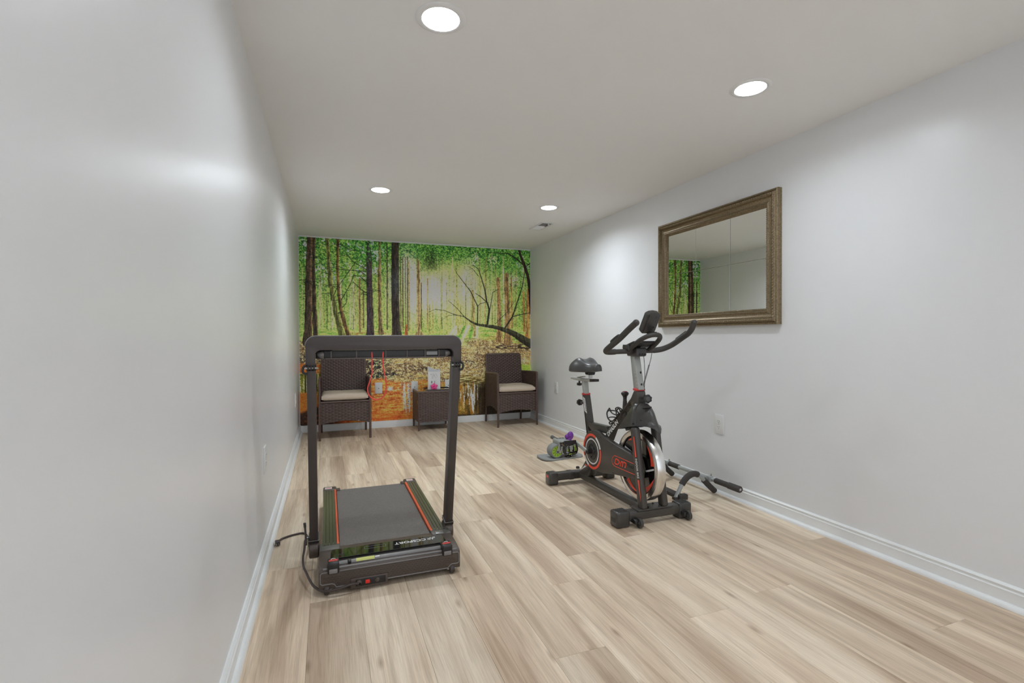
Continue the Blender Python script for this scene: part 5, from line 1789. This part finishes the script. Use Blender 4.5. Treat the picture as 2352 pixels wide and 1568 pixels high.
def make_armchair():
    t = thing('wicker_armchair', 'x', 'armchair', (0, 0, 0), world=False, group='brown wicker armchairs by the mural')
    hw, yf, yr = 0.2425, -0.225, 0.225
    arm = 0.612
    for s in (-1, 1):
        x = s*hw
        wrapped_leg('leg', (x*1.0, yf-0.004, 0.0), (x, yf, arm-0.004), t, 0.0128)
        wrapped_leg('leg', (s*(hw-0.012), yr+0.006, 0.0), (s*(hw-0.012), yr-0.02, 0.30), t, 0.0125)
        # arm side panel, lower edge rising to the back
        low = lambda u: 0.0 + 0.0*u
        P0, U = (x-s*0.006, yf+0.010, 0.160), (0, 1, 0)
        bot = lambda u: 0.012+0.045*math.sin(math.pi*u)
        bm = B()
        weave(bm, (x+s*0.0035, yf+0.010, 0.160), U, (0, 0, 1), (s, 0, 0), 0.425, 0.448, bottom=bot)
        weave(bm, (x-s*0.0075, yf+0.010, 0.400), U, (0, 0, 1), (-s, 0, 0), 0.425, 0.208)
        ap = obj('arm_panel', bm, 'wicker', t, 60)
        obj('panel_core', slab(B(), (x-s*0.005, yf+0.008, 0.160), U, (0, 0, 1), (s, 0, 0), 0.429, 0.448, 0.006, bot), 'wicker_dark', ap, 0)
        obj('arm_rail', tube(B(), spline([(x, yf, arm-0.004), (x, yf+0.02, arm), (x, 0.0, arm-0.004), (s*(hw-0.002), yr-0.03, arm-0.012)], 5), 0.0115, 10), 'wicker', t)
    # backrest, leaning back
    b0, b1 = V(0, yr-0.060, 0.385), V(0, yr+0.008, 0.818)
    bv = (b1-b0).normalized()
    bn = V(0, -bv.z, bv.y)
    H = (b1-b0).length
    bw = 0.4465
    bm = B()
    weave(bm, b0+V(-bw/2, 0, 0)+bn*0.006, (1, 0, 0), bv, bn, bw, H)
    weave(bm, b0+V(bw/2, 0, 0)-bn*0.012, (-1, 0, 0), bv, -bn, bw, H)
    bk = obj('backrest', bm, 'wicker', t, 60)
    obj('backrest_core', slab(B(), b0+V(-bw/2, 0, 0)-bn*0.008, (1, 0, 0), bv, bn, bw, H, 0.011), 'wicker_dark', bk, 0)
    fr = [b0+V(-bw/2, 0, 0), b1+V(-bw/2, 0, 0)+V(0, 0, -0.012), b1+V(-bw/2+0.012, 0, 0), b1+V(bw/2-0.012, 0, 0), b1+V(bw/2, 0, 0)+V(0, 0, -0.012), b0+V(bw/2, 0, 0)]
    obj('back_frame', tube(B(), [p-bn*0.003 for p in fr], 0.0105, 10), 'wicker', t)
    # seat board, front rail, apron with arched lower edge
    obj('seat_board', box(B(), -hw+0.008, hw-0.008, yf+0.006, yr-0.02, 0.368, 0.392, 0.004), 'wicker_dark', t)
    obj('seat_rail', tube(B(), [(-hw+0.01, yf+0.002, 0.381), (hw-0.01, yf+0.002, 0.381)], 0.0105, 10), 'wicker', t)
    arch = lambda u: 0.028*math.sin(math.pi*min(max((u-0.02)/0.96, 0), 1))**0.8
    bm = B()
    weave(bm, (-hw+0.012, yf+0.002, 0.160), (1, 0, 0), (0, 0, 1), (0, -1, 0), 2*hw-0.024, 0.208, pitch=0.030, row=0.0145, bottom=arch)
    ap = obj('apron', bm, 'wicker', t, 60)
    obj('apron_core', slab(B(), (-hw+0.012, yf+0.0115, 0.160), (1, 0, 0), (0, 0, 1), (0, -1, 0), 2*hw-0.024, 0.21, 0.006, arch), 'wicker_dark', ap, 0)
    # cushion with soft edges
    bm = B()
    x0, x1, y0, y1, z0, z1 = -hw+0.014, hw-0.014, yf-0.004, yr-0.068, 0.393, 0.462
    nx, ny = 18, 16
    top, bot = [], []
    for j in range(ny+1):
        rt, rb = [], []
        for i in range(nx+1):
            a, b = 2*i/nx-1, 2*j/ny-1
            ex = 1-abs(a)**20
            ey = 1-abs(b)**16
            sx = 0.5*(x0+x1)+0.5*(x1-x0)*a*(1-0.02*abs(b)**6)
            sy = 0.5*(y0+y1)+0.5*(y1-y0)*b*(1-0.02*abs(a)**6)
            puff = (ex*ey)**0.5
            rt.append(bm.verts.new((sx, sy, z0+0.046+(z1-z0-0.046)*puff+0.006*(1-a*a)*(1-b*b)-0.002*math.sin(5*a+2*b))))
            rb.append(bm.verts.new((sx, sy, z0+0.016-0.0155*puff)))
        top.append(rt)
        bot.append(rb)
    for j in range(ny):
        for i in range(nx):
            bm.faces.new((top[j][i], top[j][i+1], top[j+1][i+1], top[j+1][i]))
            bm.faces.new((bot[j][i], bot[j+1][i], bot[j+1][i+1], bot[j][i+1]))
    for j in range(ny):
        for i in (0, nx):
            bm.faces.new((top[j][i], top[j+1][i], bot[j+1][i], bot[j][i]))
    for i in range(nx):
        for j in (0, ny):
            bm.faces.new((top[j][i], top[j][i+1], bot[j][i+1], bot[j][i]))
    return t, bm


def build_furniture():
    chair, cush_bm = make_armchair()
    cush = obj('seat_cushion', cush_bm, 'cushion', None, 60)
    spots = [((0.4495, 5.485, 0.0), 0.0, 'brown wicker armchair standing behind the treadmill handle beside the left corner'),
             ((2.3265, 5.523, 0.0), R(1.6), 'brown wicker armchair in the corner beside the plain right wall')]
    for i, (loc, rz, lab) in enumerate(spots):
        o = chair if i == 0 else copy_tree(chair)
        c = cush if i == 0 else cush.copy()
        if i:
            C.objects.link(c)
        for q in (o, c):
            q.location = loc
            q.rotation_euler = (0, 0, rz)
        o['label'] = lab
        tag(c, ['beige seat cushion on the wicker armchair behind the treadmill', 'beige seat cushion on the wicker armchair beside the plain right wall'][i], 'cushion', 'beige armchair cushions')
    # side table
    x0, x1, y0, y1, zt = 1.2065, 1.607, 5.410, 5.770, 0.430
    t = thing('wicker_side_table', 'small square brown wicker side table with dark glass top', 'side table', ((x0+x1)/2, (y0+y1)/2, 0))
    for x in (x0+0.011, x1-0.011):
        for y in (y0+0.011, y1-0.011):
            wrapped_leg('leg', (x, y, 0), (x, y, zt-0.012), t, 0.0118)
    for (p, u, n, w, nm) in (((x0+0.012, y0+0.006, 0.092), (1, 0, 0), (0, -1, 0), x1-x0-0.024, 'front'), ((x0+0.006, y1-0.012, 0.092), (0, -1, 0), (-1, 0, 0), y1-y0-0.024, 'side'),
                             ((x1-0.006, y0+0.012, 0.092), (0, 1, 0), (1, 0, 0), y1-y0-0.024, 'side'), ((x1-0.012, y1-0.006, 0.092), (-1, 0, 0), (0, 1, 0), x1-x0-0.024, 'rear')):
        bm = weave(B(), p, u, (0, 0, 1), n, w, 0.325, pitch=0.030, row=0.0145)
        pn = obj('woven_panel', bm, 'wicker', t, 60)
        obj('panel_core', slab(B(), Vector(p)-Vector(n)*0.010, u, (0, 0, 1), n, w, 0.325, 0.006), 'wicker_dark', pn, 0)
    bm = B()
    zz = zt-0.006
    tube(bm, [(x0+0.006, y0+0.006, zz), (x1-0.006, y0+0.006, zz), (x1-0.006, y1-0.006, zz), (x0+0.006, y1-0.006, zz)], 0.0095, 10, closed=True)
    obj('top_rim', bm, 'wicker', t)
    obj('glass_top', box(B(), x0+0.006, x1-0.006, y0+0.006, y1-0.006, zt-0.002, zt+0.0045, 0.001, 1), 'glass_dark', t)
    obj('lift_tab', box(B(), x0+0.0005, x0+0.005, y0+0.010, y0+0.046, 0.300, 0.330, 0.0015, 1), 'tag_orange', t, label='orange fabric pull tab')
    # tray
    tr = thing('serving_tray', 'thin dark glossy tray lying on the wicker side table', 'tray', (1.47, 5.55, zt+0.0045))
    obj('tray_board', box(B(), 1.318, 1.602, 5.425, 5.70, zt+0.0045, zt+0.0125, 0.003), 'glass_dark', tr)
    bm = B()
    zz = zt+0.0135
    tube(bm, [(1.321, 5.428, zz), (1.599, 5.428, zz), (1.599, 5.697, zz), (1.321, 5.697, zz)], 0.003, 8, closed=True)
    obj('tray_rim', bm, 'wicker_dark', tr)
    # table sign with a curled back sheet
    zb = zt+0.0125
    ys = 5.535
    sg = thing('table_sign', 'white card sign in a clear holder on the wicker table', 'sign', (1.412, ys, zb))
    bm = B()
    xa, xb = 1.341, 1.487
    n = 12
    for side in (0,):
        lo, hi = [], []
        for k in range(n+1):
            u = k/n
            x = xa+(xb-xa)*u
            ht = 0.262-0.046*math.sin(min(1, u*1.1)*math.pi/2)+0.006*max(0, u-0.75)*4
            y = ys+0.012+0.012*math.sin(math.pi*u)
            lo.append((x, y, zb))
            hi.append((x, y+0.006*u, zb+ht))
        va = [bm.verts.new(p) for p in lo]
        vb = [bm.verts.new(p) for p in hi]
        vc = [bm.verts.new((p[0], p[1]+0.0016, p[2])) for p in lo]
        vd = [bm.verts.new((p[0], p[1]+0.0016, p[2])) for p in hi]
        for k in range(n):
            bm.faces.new((va[k], va[k+1], vb[k+1], vb[k]))
            bm.faces.new((vc[k+1], vc[k], vd[k], vd[k+1]))
            bm.faces.new((vb[k], vb[k+1], vd[k+1], vd[k]))
            bm.faces.new((va[k+1], va[k], vc[k], vc[k+1]))
        bm.faces.new((va[0], vb[0], vd[0], vc[0]))
        bm.faces.new((va[n], vc[n], vd[n], vb[n]))
    obj('holder_sheet', bm, 'paper_back', sg, 40)
    card = obj('card', box(B(), xa+0.001, xb-0.006, ys, ys+0.003, zb, zb+0.197), 'paper', sg, 0)
    obj('holder_foot', box(B(), xa, xb-0.004, ys-0.002, ys+0.045, zb-0.0005, zb+0.003), 'paper_back', sg, 0)

    def cxz(u, v):
        return V(xa+0.001+(xb-xa-0.007)*u, ys-0.0004, zb+0.197*v)
    strokes = [[(0.20, 0.77), (0.23, 0.84), (0.30, 0.88)], [(0.42, 0.92), (0.42, 0.78), (0.40, 0.60)], [(0.35, 0.75), (0.35, 0.58)], [(0.28, 0.86), (0.34, 0.80)],
               [(0.52, 0.86), (0.55, 0.75), (0.66, 0.62)], [(0.62, 0.90), (0.70, 0.80), (0.78, 0.70)], [(0.47, 0.83), (0.50, 0.72)]]
    bm = B()
    for s in strokes:
        tube(bm, spline([cxz(*q) for q in s], 4), 0.0011, 5)
    g = obj('script_strokes', bm, 'ink_grey', card)
    g['kind'] = 'stuff'
    obj('printed_bar', box(B(), xa+0.038, xa+0.050, ys-0.0008, ys, zb+0.065, zb+0.092), 'ink_grey', card, 0)
    obj('printed_bar', box(B(), xa+0.075, xa+0.081, ys-0.0008, ys, zb+0.060, zb+0.092), 'ink_grey', card, 0)
    # pink flower in front of the card
    fc = V(1.406, ys-0.024, zb+0.031)
    fl = thing('pink_flower', 'bright pink artificial flower in front of the white card sign', 'flower', (fc.x, fc.y, zb))
    for k in range(5):
        a = R(90+72*k)
        d = V(math.cos(a)*1.25, -0.12, math.sin(a))
        M = Matrix.Rotation(-a, 3, 'Y')
        ball_bm = ball(B(), fc+V(math.cos(a)*0.023, -0.003*(k % 2), math.sin(a)*0.0165), 0.021, 0.0045, 0.0155, M, 14, 8)
        obj('petal', ball_bm, 'flower_pink', fl, 60)
    obj('flower_centre', ball(B(), fc+V(0, -0.004, 0), 0.008, 0.007, 0.008), 'flower_core', fl, 60)
    obj('stem', tube(B(), [fc+V(0, 0.004, 0), fc+V(0, 0.010, -0.012), V(fc.x, fc.y+0.008, zb)], 0.003, 6), 'flower_core', fl, 60)


build_furniture()

# ------------------------------------------------------------------ ab roller on its knee pad
def build_roller():
    # thin knee pad with one curled end
    bm = B()
    x0, x1, yc, hw = 1.945, 2.345, 3.815, 0.105
    n, m = 28, 10
    top, bot = [], []
    for i in range(n+1):
        u = i/n
        x = x0+(x1-x0)*u
        e = 1.0
        if u < 0.16:
            e = math.sqrt(max(0.02, 1-((0.16-u)/0.16)**2))
        if u > 0.84:
            e = math.sqrt(max(0.02, 1-((u-0.84)/0.16)**2))
        w = hw*(0.35+0.65*e)
        lift = 0.010*max(0, (0.25-u)/0.25)**1.5
        rt, rb = [], []
        for j in range(m+1):
            v = 2*j/m-1
            rt.append(bm.verts.new((x, yc+w*v+0.03*(u-0.5), 0.0105+lift)))
            rb.append(bm.verts.new((x, yc+w*v+0.03*(u-0.5), 0.0005+lift)))
        top.append(rt)
        bot.append(rb)
    for i in range(n):
        for j in range(m):
            bm.faces.new((top[i][j], top[i+1][j], top[i+1][j+1], top[i][j+1]))
            bm.faces.new((bot[i][j], bot[i][j+1], bot[i+1][j+1], bot[i+1][j]))
        for j in (0, m):
            bm.faces.new((top[i][j], top[i+1][j], bot[i+1][j], bot[i][j]))
    for i in (0, n):
        for j in range(m):
            bm.faces.new((top[i][j], top[i][j+1], bot[i][j+1], bot[i][j]))
    o = obj('knee_pad', bm, 'mat_grey', None, 40, origin=(2.145, 3.815, 0.0))
    tag(o, 'thin grey foam knee pad with rounded ends on the floor by the bike', 'mat')
    zt = 0.0105
    t = thing('ab_roller', 'grey ab roller with lime green wheel hubs on the grey pad', 'ab roller', (2.15, 3.80, zt))
    r, w = 0.057, 0.092
    y0 = 3.735
    for x in (2.082, 2.222):
        c = V(x, y0, zt+r)
        wh = obj('wheel', lathe(B(), [(r*0.80, 0.0), (r*0.93, 0.0), (r, 0.006), (r, w-0.006), (r*0.93, w), (r*0.80, w)], c, (0, 1, 0), 36, closed=True), 'roller_tyre', t)
        hub = obj('hub', lathe(B(), [(0, 0.004), (r*0.82, 0.002), (r*0.86, 0.001), (r*0.86, w-0.002), (0, w-0.004)], c, (0, 1, 0), 36), 'roller_lime', wh, label='lime green spoked hub')
        for k in range(9):
            a = 2*math.pi*k/9
            for s, rr in ((1, 0.55), (-1, 0.55)):
                p = c+V(r*rr*math.cos(a), 0.0035, r*rr*math.sin(a))
                d = V(math.cos(a), 0, math.sin(a))
                nn = V(0, 1, 0).cross(d)
                if s > 0:
                    obj('spoke_recess', prism(B(), [p-d*0.014, p+d*0.013-nn*0.0075, p+d*0.013+nn*0.0075], (0, -0.0012, 0)), 'roller_lime_dark', hub, 0)
        obj('axle_bolt', lathe(B(), [(0, 0.016), (0.006, 0.015), (0.009, 0.008), (0.009, -0.004)], c, (0, -1, 0), 16), 'bike_dark', wh)
    # side forks and body
    for yy in (y0-0.012, y0+w+0.004):
        bm = prism(B(), [(2.066, yy, zt+0.045), (2.098, yy, zt+0.042), (2.140, yy, zt+0.105), (2.164, yy, zt+0.105), (2.206, yy, zt+0.042), (2.238, yy, zt+0.045), (2.212, yy, zt+0.110), (2.188, yy, zt+0.138), (2.118, yy, zt+0.140), (2.096, yy, zt+0.118)], (0, 0.009, 0), 0.003, 1)
        obj('fork', bm, 'roller_grey', t)
    body = obj('housing', box(B(), 2.092, 2.206, y0-0.006, y0+w+0.030, zt+0.100, zt+0.148, 0.014, 3), 'roller_grey', t)
    for k in range(3):
        obj('vent_slot', box(B(), 2.112+0.028*k, 2.130+0.028*k, y0+0.070, y0+0.100, zt+0.1470, zt+0.1485), 'slot_dark', body, 0)
    for s, ya, yb in ((1, y0+w+0.02, y0+w+0.155), (-1, y0-0.130, y0+0.0)):
        if s < 0:
            continue
        hd = obj('handle', tube(B(), [(2.140, ya, zt+0.124), (2.150, yb, zt+0.128)], 0.0165, 18), 'roller_handle', t)
        obj('handle_ring', lathe(B(), [(0.0168, -0.006), (0.0178, -0.003), (0.0178, 0.003), (0.015, 0.005), (0, 0.005)], (2.150, yb, zt+0.128), (0.07, 1, 0.03), 18), 'roller_grey', hd)
    # purple knob
    kb = V(2.204, y0+0.024, zt+0.146)
    kn = obj('knob', ball(B(), kb+V(0.012, 0, 0.030), 0.029, 0.026, 0.036, Matrix.Rotation(R(14), 3, 'Y'), 18, 12), 'purple', t, 60, label='shiny purple knob')
    obj('knob_lobe', ball(B(), kb+V(-0.018, 0, 0.024), 0.020, 0.020, 0.020, None, 16, 10), 'purple', kn, 60)
    obj('knob_base', lathe(B(), [(0.0, -0.004), (0.024, -0.004), (0.026, 0.006), (0.018, 0.018), (0, 0.018)], kb, (0, 0, 1), 20), 'purple', kn, 60)
    # small stray black cap on the floor behind the bike
    p = hz(1327, 1075, 0.0)
    o = obj('rubber_cap', lathe(B(), [(0, 0.016), (0.010, 0.0155), (0.0135, 0.012), (0.015, 0.0), (0, 0.0)], p, (0, 0, 1), 20), 'bike_dark', None, origin=p)
    tag(o, 'tiny black rubber cap lying on the floor behind the bike', 'cap')


# ------------------------------------------------------------------ doorway pull-up bar lying by the wall
def build_pullup():
    t = thing('pull_up_bar', 'grey doorway pull-up bar with black foam grips lying along the skirting', 'pull-up bar', (2.52, 2.75, 0.0))
    xb, zb = 2.612, 0.104
    ya, yb = 2.305, 3.30
    obj('cross_bar', tube(B(), [(xb, ya+0.03, zb), (xb, yb-0.03, zb)], 0.0125, 16), 'bar_grey', t)
    for y0, y1, r0, r1 in ((2.300, 2.395, 0.0205, 0.0205), (2.385, 2.505, 0.0175, 0.0175), (2.855, 2.985, 0.0178, 0.0178), (3.200, 3.305, 0.0205, 0.0205)):
        obj('foam_grip', tube(B(), [(xb, y0, zb), (xb, y0+0.004, zb), (xb, y1-0.004, zb), (xb, y1, zb)], [r0*0.88, r0, r1, r1*0.88], 18), 'bar_foam', t, label='black foam sleeve')
    obj('bar_plug', lathe(B(), [(0, 0.004), (0.008, 0.003), (0.0135, 0.0), (0.0135, -0.01)], (xb, ya-0.002, zb), (0, -1, 0), 18), 'steel', t)
    for yy in (2.552, 2.972):
        # curved arm in a plane across the bar: foot by the door rail, over the bar, down to the wall foot
        path = [(2.338, 0.012), (2.362, 0.050), (2.386, 0.090), (2.412, 0.120), (2.448, 0.143), (2.490, 0.148), (2.530, 0.128), (2.566, 0.094), (2.604, 0.058), (2.648, 0.020)]
        sp_ = spline([V(x, yy, z) for x, z in path], 6)
        n = len(sp_)
        arm = obj('arm', tube(B(), sp_, 0.0125, 16), 'bar_grey', t, 60)
        f1 = sp_[int(n*0.22):int(n*0.62)]
        obj('foam_sleeve', tube(B(), f1, 0.0195, 18), 'bar_foam', arm, 60)
        f2 = sp_[int(n*0.76):]
        obj('foam_foot', tube(B(), f2+[f2[-1]+(f2[-1]-f2[-2]).normalized()*0.004], [0.0185]*len(f2)+[0.012], 18), 'bar_foam', arm, 60)
        obj('cross_clamp', box(B(), xb-0.020, xb+0.016, yy-0.016, yy+0.016, zb-0.018, zb+0.018, 0.006), 'bar_grey', arm)
        obj('clamp_bolt', tube(B(), [(xb+0.004, yy-0.004, zb+0.014), (xb+0.004, yy-0.004, zb+0.030)], 0.0045, 10), 'steel', arm)
        obj('foot_cap', obox(B(), V(2.336, yy, 0.0095), (0.030, 0.032, 0.019), Matrix.Identity(3), 0.004), 'bar_foam', arm)
    obj('door_rail', box(B(), 2.352, 2.404, 2.538, 3.01, 0.004, 0.024, 0.003), 'bar_foam', t)
    obj('rail_end', box(B(), 2.346, 2.410, 2.520, 2.556, 0.0, 0.034, 0.005), 'bar_foam', t)
    obj('rail_end', box(B(), 2.346, 2.410, 2.992, 3.028, 0.0, 0.034, 0.005), 'bar_foam', t)


build_roller()
build_pullup()
